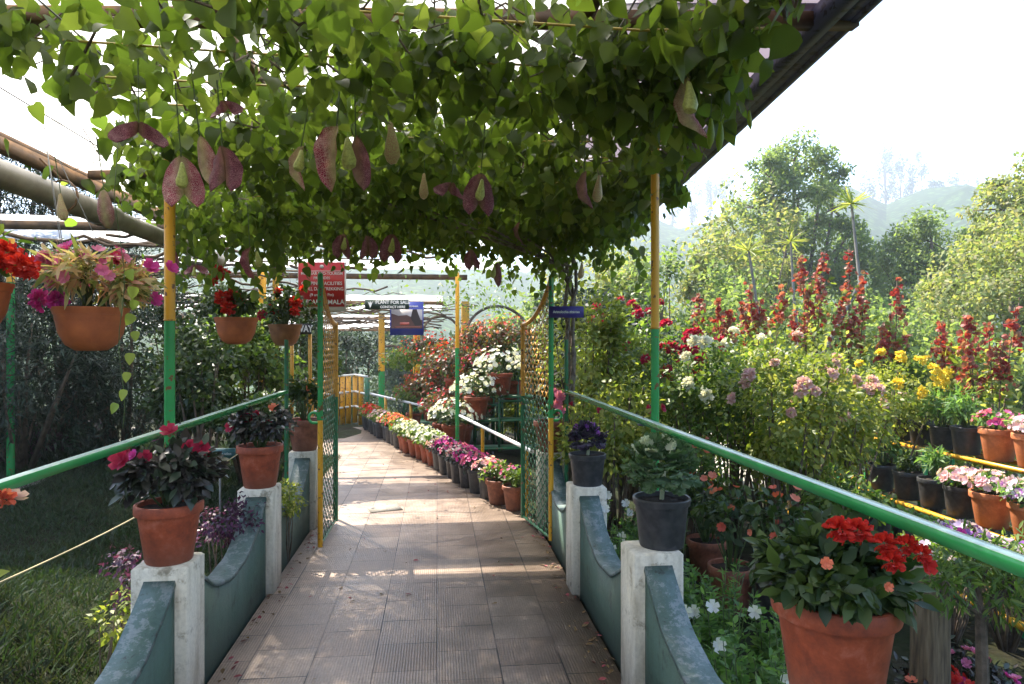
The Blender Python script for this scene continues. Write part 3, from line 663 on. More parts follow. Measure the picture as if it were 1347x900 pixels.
# trailing strands at the left rear and along the right edge
for _ in range(46):
    x, y = rr(-1.75, -.98), rr(4.3, 5.4); L = rr(.15, .62); k = int(L / .045)
    for j in range(k):
        q_ = np.array([[x + rr(-.05, .05), y + rr(-.05, .05), 2.45 - j * .045]]); g.scatter(HEART, q_, np.array([[rr(-.6, .6), rr(-.5, .3), -.8]]), dirs(1) + np.array([[0, -.8, .3]]), rr(.045, .075))
for _ in range(22):
    x, y = rr(.5, 1.6), rr(5.0, 6.0); L = rr(.12, .38)
    for j in range(int(L / .05)):
        g.scatter(HEART, np.array([[x + rr(-.04, .04), y, 2.3 - j * .05]]), np.array([[rr(-.6, .6), rr(-.5, .3), -.8]]), dirs(1) + np.array([[0, -.8, .3]]), rr(.05, .07))
g.build('foliage', 'vine_leaf', vine, vo, smooth=True)
g = Geo()
for _ in range(110):
    x, y = rr(-1.2, .8), rr(1.0, 5.8); pts = [(x, y, rr(2.48, 2.6))]; a = rr(0, 6.28)
    for j in range(9): a += rr(-.6, .6); x += .12 * math.cos(a); y += .12 * math.sin(a); pts.append((min(max(x, -2.1), min(1.2, .55 + .22 * y)), min(max(y, .8), 6), rr(2.46, 2.6)))
    g.tube(pts, rr(.0018, .005), 5)
g.build('stem', 'vine_bark', vine, vo, smooth=True)
g = Geo()
for k in range(3):
    ph = k * 2.1; g.tube([(1.13 + .035 * math.cos(ph + t * .9) + .02 * math.sin(t * 1.7 + k), 5.72 + .035 * math.sin(ph + t * .9), -.03 + t * .19) for t in range(14)], [.022 - .0006 * t for t in range(14)], 8)
for k in range(5): g.tube([(1.13, 5.72, 2.0 + .06 * k), (1.0 - .1 * k, 5.5 - .1 * k, 2.3), (.8 - .3 * k, 5.2 - .3 * k, 2.44)], [.014, .01, .006], 6)
g.build('trunk', 'vine_bark', vine, vo, smooth=True)

def lobe(g, side, kind, mat=0):
    nu, nv = 14, 8; V = []
    for i in range(nu + 1):
        s_ = i / nu; e = s_ ** 1.35; hw = math.sqrt(max(0.0, 1 - (2 * e - 1) ** 2)) + .02
        for j in range(nv + 1):
            t = j / nv * 2 - 1
            if kind == 'open': cx, h, L, back = .03 + .20 * s_, .215, 1.0, .10
            elif kind == 'side': cx, h, L, back = .02 + .10 * s_, .17, 1.0, .16
            else: cx, h, L, back = .06 + .42 * s_, .26, .72, .12
            x = side * (cx + hw * h * t); z = -L * s_ + (.10 * hw * t * t) + (.18 * s_ * s_ if kind == 'butterfly' else 0) + .012 * math.sin(7 * s_ + 5 * t)
            y = back * math.sin(math.pi * s_) + .16 * hw * (t * t) - .10 * s_ * s_ + .03 * t * t * math.sin(17 * s_ + 5 * t)
            V.append((x, y, z))
    g.add(V, [(i * (nv + 1) + j, i * (nv + 1) + j + 1, (i + 1) * (nv + 1) + j + 1, (i + 1) * (nv + 1) + j) for i in range(nu) for j in range(nv)], mat)
def pelican(kind, matname):
    L = 1.0; g = Geo()
    lobe(g, 1, kind)
    if kind != 'side': lobe(g, -1, kind)
    me = g.build('limb', matname, None, smooth=True).data if kind != 'bud' else None
    if me: S.collection.objects.unlink(S.collection.objects[-1])
    return me
PETAL = {(k, m_): pelican(k, m_) for k in ('open', 'side', 'butterfly') for m_ in ('calyx_pink', 'calyx_dark')}
def lm(prof, mat, n=14, bend=0):
    g = Geo(); a = np.linspace(0, 1, len(prof)); g.tube([(bend * math.sin(math.pi * t), 0, z) for t, (r, z) in zip(a, prof)], [max(r, .001) for r, z in prof], n)
    o = g.build('x', mat, None, smooth=True); me = o.data; bpy.data.objects.remove(o); return me
POUCH = lm([(.01, .02), (.05, -.02), (.075, -.15), (.12, -.32), (.15, -.46), (.12, -.58), (.03, -.63)], 'pouch', bend=.03)
BUDM = lm([(.02, .0), (.06, -.05), (.09, -.25), (.16, -.55), (.19, -.78), (.12, -.94), (.01, -1.0)], 'bud', bend=.05)
BUDP = lm([(.02, .0), (.08, -.05), (.15, -.25), (.20, -.55), (.17, -.80), (.08, -.97), (.01, -1.02)], 'calyx_pink', bend=.04)
BUDG = lm([(.02, .0), (.05, -.05), (.09, -.25), (.13, -.55), (.10, -.80), (.02, -1.0)], 'vine_leaf_light', bend=.03)
PED = lm([(.018, 1.4), (.014, .8), (.014, 0)], 'stem_green', 6)
FL = [  # px, py (top of limb), height px, depth, kind, material, yaw, pouch side
 (183, 160, 60, 2.9, 'butterfly', 'calyx_dark', .5, 0), (238, 205, 78, 2.95, 'open', 'calyx_pink', .3, 1), (262, 178, 80, 3.05, 'side', 'calyx_pink', .2, 0),
 (291, 192, 70, 3.0, 'open', 'calyx_dark', -.2, 0), (293, 132, 42, 2.9, 'butterfly', 'calyx_dark', -.4, 0), (398, 192, 68, 3.3, 'side', 'calyx_pink', .9, 1),
 (445, 165, 100, 3.2, 'side', 'calyx_pink', 2.9, 1), (468, 178, 85, 3.25, 'side', 'calyx_dark', .1, 0), (595, 240, 42, 3.9, 'butterfly', 'calyx_dark', .6, 0),
 (633, 228, 64, 3.7, 'open', 'calyx_dark', .1, 1), (770, 225, 60, 3.8, 'side', 'calyx_dark', .4, 0), (905, 100, 100, 2.9, 'side', 'calyx_pink', .3, 1),
 (225, 325, 48, 4.3, 'side', 'calyx_dark', .3, 0), (256, 348, 26, 4.3, 'butterfly', 'calyx_dark', 0, 1), (330, 325, 48, 4.4, 'side', 'calyx_dark', 2.6, 1),
 (452, 308, 38, 5.2, 'open', 'calyx_dark', .5, 1), (483, 310, 38, 5.2, 'open', 'calyx_dark', -.3, 0), (516, 308, 44, 5.3, 'open', 'calyx_dark', .2, 1),
 (654, 345, 38, 5.4, 'side', 'calyx_dark', 0, 1), (620, 328, 32, 5.4, 'open', 'calyx_dark', .3, 0), (684, 292, 34, 4.9, 'side', 'calyx_dark', 1, 0)]
for px, py, hp, t, kd, mt, yw, pc in FL:
    t *= .74 if t < 4 else .88
    p = at(px, py, t); s_ = hp / F * t * (.95 if kd == 'butterfly' else .86)
    o = link('flower', PETAL[(kd, mt)], vine, np.array(p) + vo, (RND.uniform(-.15, .15), RND.uniform(-.12, .12), yw), s_)
    if pc: link('pouch', POUCH, o, (-.12 if kd == 'side' else .0, -.12, -.16), (0, .1, 0), .78)
    link('stalk', PED, o, (0, .05, -.02), (.1, 0, 0), 1.0)
for px, py, hp, t, me in [(80, 255, 36, 2.9, BUDM), (137, 250, 50, 3.0, BUDP), (512, 160, 56, 3.4, BUDM), (558, 228, 34, 3.9, BUDM), (789, 230, 36, 3.8, BUDM),
                          (715, 230, 40, 4.2, BUDG), (675, 240, 28, 4.4, BUDG), (968, 20, 75, 2.8, BUDG), (948, 160, 40, 3.2, BUDG), (935, 155, 40, 3.1, BUDG), (765, 345, 22, 5.2, BUDM), (560, 290, 22, 4.6, BUDG), (255, 308, 18, 3.9, BUDG), (986, 145, 25, 2.9, BUDG), (782, 342, 16, 5.3, BUDG)]:
    t *= .75 if t < 4 else .93; p = at(px, py, t); o = link('bud' if me != BUDG else 'seed_pod', me, vine, np.array(p) + vo, (rr(-.1, .1), rr(-.15, .15), rr(0, 6)), hp / F * t)
    link('stalk', PED, o, (0, 0, -.02), (0, 0, 0), 1.0)
# pale trailing strand beside the hanging bowl
g = Geo(); tp = [at(160 + 4 * math.sin(i), 330 + i * 26, 2.62) for i in range(10)]
st = Geo(); st.tube([at(158, 150, 2.6), at(150, 260, 2.62)] + [np.array(p) for p in tp], .0016, 4); st.build('stem', 'stem_green', vine, vo)
for i, (px, py) in enumerate([(176, 385), (174, 421), (178, 443), (172, 472), (168, 497), (164, 520), (153, 538), (178, 402), (170, 362)]):
    g.scatter(HEART, np.array([at(px, py - 6, 2.6)]), np.array([[rr(-.4, .4), -.2, -.8]]), np.array([[rr(-.4, .4), -1, .3]]), rr(.035, .046))
g.build('foliage', 'vine_leaf_light', vine, vo, smooth=True)

# ------------------------------------------------------------------ pots and potted plants
POTC = {}
def pot_mesh(r, h, mat, style):
    key = (round(r, 3), round(h, 3), mat, style)
    if key in POTC: return POTC[key]
    if style == 'bowl':
        pr_ = [(r * .02, -h), (r * .42, -h * .985), (r * .68, -h * .85), (r * .86, -h * .58), (r * .94, -h * .25), (r * .96, -h * .17), (r * .985, -h * .165), (r, -h * .1), (r * 1.03, -.012), (r * 1.04, 0), (r * .97, 0), (r * .94, -h * .3), (r * .6, -h * .7), (r * .02, -h * .75)]
    elif style == 'plastic':
        pr_ = [(r * .02, 0), (r * .76, 0), (r * .78, .008), (r * .93, h * .83), (r * .935, h * .85), (r * 1.0, h * .86), (r * 1.02, h * .985), (r * 1.0, h), (r * .93, h), (r * .9, h * .8), (r * .74, h * .1), (r * .02, h * .1)]
    else:
        pr_ = [(r * .02, 0), (r * .66, 0), (r * .69, .008), (r * .89, h * .80), (r * .9, h * .815), (r * .985, h * .825), (r * 1.0, h * .85), (r * 1.0, h * .965), (r * .985, h * .99), (r * .95, h), (r * .88, h * .99), (r * .86, h * .8), (r * .6, h * .1), (r * .02, h * .1)]
    g = Geo(); g.lathe(pr_, 40); o = g.build('pot', mat, None, smooth=True); me = o.data; bpy.data.objects.remove(o)
    g = Geo(); zs = -h * .14 if style == 'bowl' else h * .90
    nn = 24; a = np.linspace(0, 2 * math.pi, nn, endpoint=False); V = [(0, 0, zs + .012)]
    for q_ in (.5, .9): V += [(r * q_ * math.cos(t), r * q_ * math.sin(t), zs + RND.uniform(-.004, .006)) for t in a]
    g.add(V, [(0, 1 + i, 1 + (i + 1) % nn) for i in range(nn)] + [(1 + i, 1 + nn + i, 1 + nn + (i + 1) % nn, 1 + (i + 1) % nn) for i in range(nn)])
    o = g.build('soil', 'soil', None, smooth=True); ms = o.data; bpy.data.objects.remove(o)
    POTC[key] = (me, ms); return POTC[key]
def headmesh(mat, n=64, ball=1.0, base=None):
    """a rounded flower head built from many petals, unit radius .5"""
    g = Geo(); d = dirs(n); d[:, 2] = np.abs(d[:, 2]) * 1.0 - .25
    g.scatter(base or PETL, d * (.12 + .3 * RNG.random((n, 1))), d + dirs(n) * .55, dirs(n) + d * .2, .34); o = g.build('flower', mat, None); me = o.data; bpy.data.objects.remove(o); return me
def single(mat, cup=.25, n=5, wide=.24):
    g = Geo()
    bv, bf = flower5(cup, n, wide); g.add(bv, bf); bv2 = bv.copy(); bv2[:, 0:2] *= .6; bv2[:, 2] += .06; g.add(bv2, bf)
    o = g.build('flower', mat, None, smooth=True); me = o.data; bpy.data.objects.remove(o); return me
def trumpet(mat):
    g = Geo(); g.lathe([(.03, -1.5), (.05, -.9), (.09, -.4), (.16, -.1), (.24, .03)], 10); bv, bf = flower5(.2, 5, .2); g.add(bv * 1.6, bf); o = g.build('flower', mat, None, smooth=True); me = o.data; bpy.data.objects.remove(o); return me
HEAD = {k: headmesh(k) for k in ('red_petal', 'crimson_petal', 'magenta_petal', 'pink_petal', 'pale_pink_petal', 'coral_petal', 'white_petal', 'yellow_petal')}
SING = {k: single(k) for k in ('crimson_petal', 'red_petal', 'white_petal', 'pink_petal', 'coral_petal', 'lilac_petal', 'magenta_petal', 'pale_pink_petal')}
TRUMP = trumpet('white_petal')
def aim(d):
    d = np.asarray(d, float); d = d / (np.linalg.norm(d) + 1e-9)
    return (math.acos(max(-1, min(1, d[2]))), 0, math.atan2(d[0], -d[1]))
FOLC = {}
def stemlines(g, z0, tips, r=.004, mat=0):
    for t in tips:
        t = np.asarray(t); b = np.array([t[0] * .15, t[1] * .15, z0]); m_ = (b + t) / 2 + np.array([0, 0, .02]) + dirs(1)[0] * .015
        g.tube([b, m_, t], [r * 1.3, r, r * .6], 5, mat)
def potted(loc, r, h, potmat, style, fol, flo, label, group=None, cat='potted plant', name='potted_plant', key=None, rz=0, spots=None):
    root = thing(name, label, cat, loc, group, rz)
    pm, sm = pot_mesh(r, h, potmat, style); po = link('pot', pm, root); link('soil', sm, root)
    leaf, nL, sL, mat, rx, rzz, zc = fol[:7]
    top = 0 if style == 'bowl' else h
    if key and key in FOLC: fm, bm, stm = FOLC[key]
    else:
        g = Geo(); P, rel, cc = clumps((0, 0, top + zc), (rx, rx, rzz), nL, 16, .42, .45, up=.85)
        P[:, 2] = np.maximum(P[:, 2], top - .01 + .03 * RNG.random(len(P)))
        leaves(g, P, rel, leaf, sL); o = g.build('foliage', mat, None, smooth=(leaf is not SMALL)); fm = o.data; bpy.data.objects.remove(o)
        g = Geo(); stemlines(g, (top - .03) if style != 'bowl' else -h * .14, cc); o = g.build('stem', 'stem_green', None); stm = o.data; bpy.data.objects.remove(o)
        bm = None
        if flo and flo.get('n') and (flo.get('also') or not spots) and not flo.get('each'):
            g = Geo(); d = dirs(flo['n']); d[:, 2] = np.abs(d[:, 2]) * .9 + .1 * d[:, 2]; d[:, 2] += .05
            pos = np.array([0, 0, top + zc]) + d * np.array([rx, rx, rzz]) * (.95 + .2 * RNG.random((len(d), 1)))
            g.scatter(FLOWER, pos, np.cross(d, dirs(len(d))), d, flo['s'] * (.7 + .6 * RNG.random(len(d)))); o = g.build('blossoms', flo['mat'], None); bm = o.data; bpy.data.objects.remove(o)
        if key: FOLC[key] = (fm, bm, stm)
    link('foliage', fm, root); link('stem', stm, root)
    if bm: link('blossoms', bm, root)
    if flo and flo.get('each'):
        for _ in range(flo['n']):
            d = dirs(1)[0]; d[2] = abs(d[2]) * .8 + .1; d[1] -= .25
            pos = np.array([0, 0, top + zc]) + d * np.array([rx, rx, rzz]) * rr(1.0, 1.2)
            link('flower', flo['mesh'], root, pos, aim(d), flo['s'] * rr(.75, 1.2))
    if spots:
        for (px, py, t, me, s_) in spots:
            pw = at(px, py, t) - np.array(loc); c_, s2 = math.cos(-rz), math.sin(-rz)
            pos = np.array([pw[0] * c_ - pw[1] * s2, pw[0] * s2 + pw[1] * c_, pw[2]])
            d = pos - np.array([0, .25, top]); fo = link('flower', me, root, pos, aim(d), s_)
    return root

PL, PR = .665, .675; XL, XR = -1.142, .962
BR = ('bronze_leaf')
potted((XL, 3.07, PL), .137, .25, 'terracotta', 'clay', (OVAL, 1000, .056, 'bronze_leaf', .175, .17, .10), None,
       'large terracotta pot of dark leaves and crimson flowers on the nearest left pillar',
       'potted plants standing on the wall pillars',
       spots=[(160, 606, 2.75, SING['crimson_petal'], .085), (164, 596, 2.8, SING['crimson_petal'], .07), (192, 603, 2.8, SING['crimson_petal'], .06), (223, 568, 2.95, SING['crimson_petal'], .07), (263, 592, 2.95, SING['crimson_petal'], .075),
              (250, 590, 2.95, SING['crimson_petal'], .07), (268, 597, 3.0, SING['crimson_petal'], .06), (240, 592, 3.1, SING['crimson_petal'], .06), (266, 630, 3.0, SING['crimson_petal'], .055), (206, 578, 3.0, SING['magenta_petal'], .05), (175, 600, 2.9, SING['magenta_petal'], .05)])
potted((XL, 4.58, PL), .145, .27, 'terracotta', 'clay', (OVAL, 900, .05, 'bronze_leaf', .17, .17, .10), None,
       'terracotta pot of dark leaves and small crimson flowers on the middle left pillar', 'potted plants standing on the wall pillars',
       spots=[(304, 562, 4.35, SING['crimson_petal'], .07), (325, 553, 4.35, SING['crimson_petal'], .08), (351, 560, 4.35, SING['crimson_petal'], .07), (320, 545, 4.5, SING['magenta_petal'], .05), (360, 538, 4.5, SING['coral_petal'], .07), (337, 545, 4.4, SING['crimson_petal'], .045)])
potted((XL + .0, 6.08, PL), .15, .27, 'terracotta_brown', 'clay', (OVAL, 380, .06, 'shade_leaf', .17, .22, .16), None,
       'brown pot of dark leaves and coral flowers on the left pillar behind the gate', 'potted plants standing on the wall pillars',
       spots=[(408, 511, 5.9, SING['coral_petal'], .07), (397, 555, 5.9, SING['crimson_petal'], .06), (404, 513, 5.95, SING['coral_petal'], .06)])
potted((1.02, 1.66, PR), .155, .275, 'terracotta', 'clay', (OVAL, 1700, .05, 'shade_leaf', .17, .12, .05), None,
       'biggest terracotta pot in the right foreground with glossy leaves and red blooms', 'potted plants standing on the wall pillars',
       spots=[(1106, 697, 1.56, HEAD['red_petal'], .055), (1130, 698, 1.56, HEAD['red_petal'], .05), (1164, 715, 1.52, HEAD['red_petal'], .045), (1174, 738, 1.5, HEAD['red_petal'], .045), (1193, 717, 1.5, HEAD['red_petal'], .04), (1212, 728, 1.48, HEAD['red_petal'], .035), (1220, 745, 1.48, SING['red_petal'], .035), (1087, 741, 1.45, SING['coral_petal'], .025), (1168, 772, 1.45, SING['coral_petal'], .02)])
# ornamental kales
def kale(loc, r, h, mat_leaf, mat_heart, rad, label):
    root = thing('potted_kale', label, 'potted plant', loc, 'potted plants standing on the wall pillars')
    pm, sm = pot_mesh(r, h, 'black_plastic', 'plastic'); link('pot', pm, root); link('soil', sm, root)
    g = Geo(); n = 170; d = dirs(n); d = d[d[:, 2] > -.62]; n = len(d); c = np.array([0, 0, h + rad * .78])
    g.scatter(FRILL, c + d * rad * np.array([1, 1, .78]) * (.45 + .25 * RNG.random((n, 1))), d + np.array([0, 0, .1]) + dirs(n) * .35, d * .4 + np.array([0, 0, 1.0]) + dirs(n) * .3, rad * .5 * (.7 + .5 * RNG.random(n)))
    g.build('foliage', mat_leaf, root, smooth=True)
    g = Geo(); n = 16; d = dirs(n); d[:, 2] = np.abs(d[:, 2]) + .7; d /= np.linalg.norm(d, axis=1)[:, None]
    g.scatter(FRILL, c + d * rad * np.array([1, 1, .8]) * .82, d + dirs(n) * .6, dirs(n) * .6 + d, rad * .36); g.build('heart_leaf', mat_heart, root, smooth=True)
    g = Geo(); g.tube([(0, 0, h * .85), (.01, 0, h + rad * .7)], .011, 8); g.build('stem', 'kale_heart', root)
kale((XR + .055, 3.02, PR), .128, .22, 'kale_leaf', 'kale_heart', .165, 'black pot of frilly green and cream kale on the near right pillar')
kale((XR + .01, 4.36, PR), .12, .20, 'purple_leaf', 'purple_heart', .12, 'black pot of dull purple kale on the right pillar behind the green kale')
potted((XR, 5.73, PR), .15, .26, 'terracotta_brown', 'clay', (OVAL, 260, .055, 'red_leaf', .11, .2, .15), None,
       'terracotta pot with pink flower spike on the right pillar behind the gate leaf', 'potted plants standing on the wall pillars',
       spots=[(736, 522, 5.55, SING['pink_petal'], .09), (733, 532, 5.55, SING['pink_petal'], .08), (738, 540, 5.55, SING['pink_petal'], .07), (730, 515, 5.6, SING['pink_petal'], .05)])
# plants held up at the left edge of the frame
potted((XL - .02, 1.57, PL), .14, .26, 'terracotta', 'clay', (OVAL, 300, .065, 'yellow_green_leaf', .16, .12, .06), None,
       'pot of yellow-green leaves with pale red flowers cut off by the left edge', 'potted plants standing on the wall pillars',
       spots=[(6, 657, 1.9, HEAD['coral_petal'], .05), (22, 655, 1.95, SING['pale_pink_petal'], .05)])

# hanging bowls
def hanging(px, py, t, r, h, mat, fol, spots, label, hook, flo=None):
    p = at(px, py, t); root = potted(tuple(p), r, h, mat, 'bowl', fol, flo, label, 'plants hanging in bowls left of the path', spots=spots, name='hanging_plant', cat='hanging plant')
    g = Geo()
    for k in range(3):
        a = k * 2.094 + .5; g.tube([(r * math.cos(a), r * math.sin(a), -.005), (hook[0] * .95 + .0, hook[1] * .95, hook[2])], .0016, 4)
    g.build('hanger_wire', 'grey_wire', root)
HR, HM = HEAD['red_petal'], HEAD['magenta_petal']
hanging(120, 405, 2.84, .138, .18, 'bowl_clay', (LANCE, 1000, .07, 'pale_leaf', .2, .15, .09),
        [(52, 395, 2.8, HM, .075), (75, 397, 2.75, HM, .07), (60, 342, 2.7, HEAD['pink_petal'], .07), (88, 328, 2.9, SING['magenta_petal'], .08), (153, 340, 2.9, SING['crimson_petal'], .06),
         (197, 352, 2.9, SING['magenta_petal'], .07), (203, 394, 2.95, SING['magenta_petal'], .06), (154, 345, 2.9, SING['crimson_petal'], .05), (224, 353, 2.95, SING['magenta_petal'], .06), (70, 372, 2.75, SING['pink_petal'], .06), (78, 365, 2.75, SING['pink_petal'], .05)],
        'orange bowl of pale leaves and magenta flowers hanging nearest on the left', (-.25, .1, .78), dict(n=40, s=.042, mat='pink_petal', also=1))
hanging(311, 418, 5.1, .152, .2, 'bowl_clay', (OVAL, 420, .06, 'shade_leaf', .17, .13, .09),
        [(293, 360, 5.0, HR, .09), (293, 392, 4.95, HR, .1), (306, 391, 5.0, HR, .1), (300, 405, 4.9, HR, .09), (281, 368, 5.0, HR, .08), (318, 398, 5.0, HR, .06), (287, 354, 5.0, HR, .06)],
        'orange bowl of red flowers hanging between the green post and the gate', (-.3, .1, .95))
hanging(375, 427, 6.0, .14, .19, 'bowl_clay_brown', (OVAL, 480, .06, 'shade_leaf', .23, .2, .12),
        [(360, 405, 5.9, HR, .09), (389, 398, 5.9, HR, .09), (345, 414, 5.9, HEAD['crimson_petal'], .08), (388, 410, 5.85, HR, .07), (400, 380, 5.9, HR, .06), (366, 383, 5.9, HR, .06)],
        'brown bowl of trailing leaves and red flowers hanging just left of the gate', (-.1, .1, .9))
hanging(-42, 372, 2.6, .14, .19, 'bowl_clay', (OVAL, 260, .06, 'green_leaf', .15, .12, .08),
        [(8, 333, 2.55, HR, .085), (30, 350, 2.5, HR, .085), (3, 343, 2.5, HR, .06), (37, 356, 2.55, HR, .06)],
        'hanging plant with bright red blooms reaching in at the left edge', (-.05, .1, .85))

# ------------------------------------------------------------------ row of pots along the bend of the path
def along(pts, s_):
    d = [0]
    for a, b in zip(pts, pts[1:]): d.append(d[-1] + float(np.linalg.norm(b - a)))
    return np.array([np.interp(s_, d, [p[i] for p in pts]) for i in range(3)]), d[-1]
ordn = ['nearest', 'second', 'third', 'fourth', 'fifth', 'sixth', 'seventh', 'eighth', 'ninth', 'tenth', 'eleventh']
L_ = along(rowpts, 0)[1]; segs = [('brown', 2), ('black', 7), ('orange', 6), ('slate', 10)]; tot = sum(n for _, n in segs); i = 0
STYLE = {'brown': ('terracotta_brown', 'clay', .13, .24, 'brown clay pot of green leaves and pink buds'), 'black': ('black_plastic', 'plastic', .12, .24, 'black pot of pink and white flowers'),
         'orange': ('terracotta', 'clay', .125, .24, 'terracotta pot of white flowers'), 'slate': ('black_plastic', 'plastic', .12, .25, 'far black pot of red and cream flowers')}
for kind, n in segs:
    for j in range(n):
        p, _ = along(rowpts, .12 + (L_ - .25) * i / (tot - 1)); mt, st_, r_, h_, txt = STYLE[kind]
        v = (i * 7) % 3
        if kind == 'brown': fol, flo = (OVAL, 210, .05, 'green_leaf', .15, .13, .06), dict(n=16, s=.035, mat='pink_petal')
        elif kind == 'black': fol, flo = (OVAL, 230, .045, 'bronze_leaf', .16, .12, .06), dict(n=46, s=.042, mat=['pink_petal', 'magenta_petal', 'crimson_petal'][v] if j % 3 else 'pale_pink_petal')
        elif kind == 'orange': fol, flo = (OVAL, 240, .055, 'green_leaf', .18, .14, .06), dict(n=34, s=.05, mat='white_petal')
        else: fol, flo = (OVAL, 190, .05, 'green_leaf', .17, .13, .07), dict(n=30, s=.05, mat=['coral_petal', 'pale_pink_petal', 'red_petal'][min(2, j // 3)])
        r_ *= rr(.9, 1.06); p = p + np.array([rr(-.025, .025), rr(-.02, .02), 0]); potted(tuple(p), round(r_, 3), h_ * rr(.93, 1.05), mt, st_, fol, flo, f'{txt}, {ordn[j]} of its kind from the gate', 'pots lining the bend of the path', key=(kind, v, flo['mat']), rz=rr(0, 6))
        i += 1

# low rail behind that row, flower rack and its pots
g_root = thing('low_railing', 'low pale-topped railing behind the row of path pots', 'railing', tuple(onz(601, 595)))
b0 = np.array(g_root.location); A = at(601, 545, 9.6); B = at(700, 594, 6.1); bent([A - b0, B - b0], .018, 'rail', 'sign_white', g_root)
for t in (.0, .45, .95):
    p = A * (1 - t) + B * t - b0; bent([(p[0], p[1], 0), (p[0], p[1], p[2])], .02, 'post', 'yellow_paint', g_root)
rack = thing('flower_rack', 'green stepped rack holding the white-flowered pots beyond the gate', 'plant rack', (.9, 10.1, 0))
rb = np.array([.9, 10.1, 0])
tiers = [((598, 588), 10.0), ((627, 551), 10.1), ((658, 520), 10.2)]
g = Geo()
for (px, py), t in tiers:
    p = at(px, py, t) - rb; g.box(p + np.array([-.22, -.16, -.03]), p + np.array([1.6, .16, 0]))
g.build('shelf', 'green_paint_dark', rack)
g = Geo()
for x in (.0, .5, 1.1): g.box((x - .015, -.2, 0), (x + .015, -.17, at(0, 520, 10.2)[2] - .04))
g.build('leg', 'green_paint_dark', rack)
for (px, py), t, lb in zip([tiers[0][0], tiers[1][0], tiers[2][0]], (9.85, 10.0, 10.1), ('lowest', 'middle', 'top')):
    p = at(px, py, t) ; potted(tuple(p), .19, .33, 'terracotta', 'clay', (OVAL, 520, .06, 'shade_leaf', .36, .26, .08), dict(n=80, s=.065, mat='white_petal'),
           f'terracotta pot of white flowers on the {lb} step of the green rack', 'white-flowered pots on the rack', key=('whites', lb))
for k, (px, py, t, s_, fm, fl) in enumerate([(600, 465, 11.2, .52, 'red_leaf', 'red_petal'), (640, 440, 11.6, .5, 'red_leaf', 'coral_petal'), (570, 500, 11.8, .5, 'red_leaf', 'red_petal'), (548, 520, 12.6, .42, 'green_leaf', 'crimson_petal'),
     (585, 545, 11.0, .42, 'red_leaf', 'crimson_petal'), (675, 470, 10.9, .4, 'shade_leaf', 'white_petal'), (625, 500, 11.3, .45, 'red_leaf', 'red_petal'), (545, 465, 13.2, .5, 'green_leaf', 'coral_petal'),
     (664, 432, 10.9, .42, 'red_leaf', 'coral_petal'), (606, 540, 10.6, .42, 'red_leaf', 'red_petal'), (570, 455, 12.2, .5, 'red_leaf', 'red_petal'), (640, 475, 10.8, .4, 'red_leaf', 'crimson_petal')]):
    p = at(px, py, t); zc = .3; base = p.copy(); base[2] = max(0, p[2] - .55 - s_ * .3)
    nm = ['over the top white pot', 'highest and farthest right of the red heap', 'above the terracotta row pots', 'farthest down the row with green leaves', 'low in front beside the lowest white pot',
          'shaded white-flowered behind the gate leaf', 'in the middle of the red heap', 'at the far left end of the heap', 'right behind the top white pot', 'just left of the middle white pot', 'high up left of the red heap top', 'between the top and middle white pots'][k]
    potted(tuple(base), .2, .3, 'terracotta', 'clay', (OVAL, 1300, .065, fm, s_, s_ * .85, .22), dict(n=64, s=.042, mat=fl), 'bushy potted plant ' + nm, 'bushy plants heaped on stands beyond the gate', key=('heap', k))
    st = thing('plant_stand', 'dark stand under the bushy plant ' + nm, 'plant stand', (base[0], base[1], 0), 'stands under the bushy plants')
    if base[2] > .1:
        g = Geo(); g.box((-.22, -.22, base[2] - .03), (.22, .22, base[2])); g.build('top', 'green_paint_dark', st)
        for sx in (-1, 1):
            for sy in (-1, 1): g = Geo(); g.box((sx * .19 - .015, sy * .19 - .015, 0), (sx * .19 + .015, sy * .19 + .015, base[2] - .03)); g.build('leg', 'green_paint_dark', st)
    else: bpy.data.objects.remove(st)

# far railing across the path's end
fr = thing('end_railing', 'yellow and green picket railing where the path turns left', 'railing', tuple(onz(477, 560)))
fb = np.array(fr.location)
def picket(a, b, npk, mats):
    A, B = onz(*a), onz(*b); pz = [.33, .62, .95]
    for z in pz: g = Geo(); g.tube([A - fb + (0, 0, z), B - fb + (0, 0, z)], .022, 6); g.build('rail', 'sign_white', fr)
    for k in range(npk):
        t = k / (npk - 1); p = A * (1 - t) + B * t - fb; g = Geo(); g.box((p[0] - .045, p[1] - .012, p[2]), (p[0] + .045, p[1] + .012, p[2] + .93)); g.build('picket', mats[k % len(mats)], fr)
picket((400, 568), (466, 556), 9, ['yellow_paint', 'yellow_paint', 'yellow_paint', 'green_paint_dark', 'green_paint_dark'])
picket((467, 556), (483, 562), 3, ['yellow_paint', 'yellow_paint', 'green_paint_dark'])
A = at(483, 517, 12.9) - fb; B = at(556, 534, 12.0) - fb; bent([A, B], .022, 'rail', 'sign_white', fr)
for t in (.35, .8): p = A * (1 - t) + B * t; g = Geo(); g.tube([(p[0], p[1], 0), p], .03, 6); g.build('post', 'yellow_paint', fr)

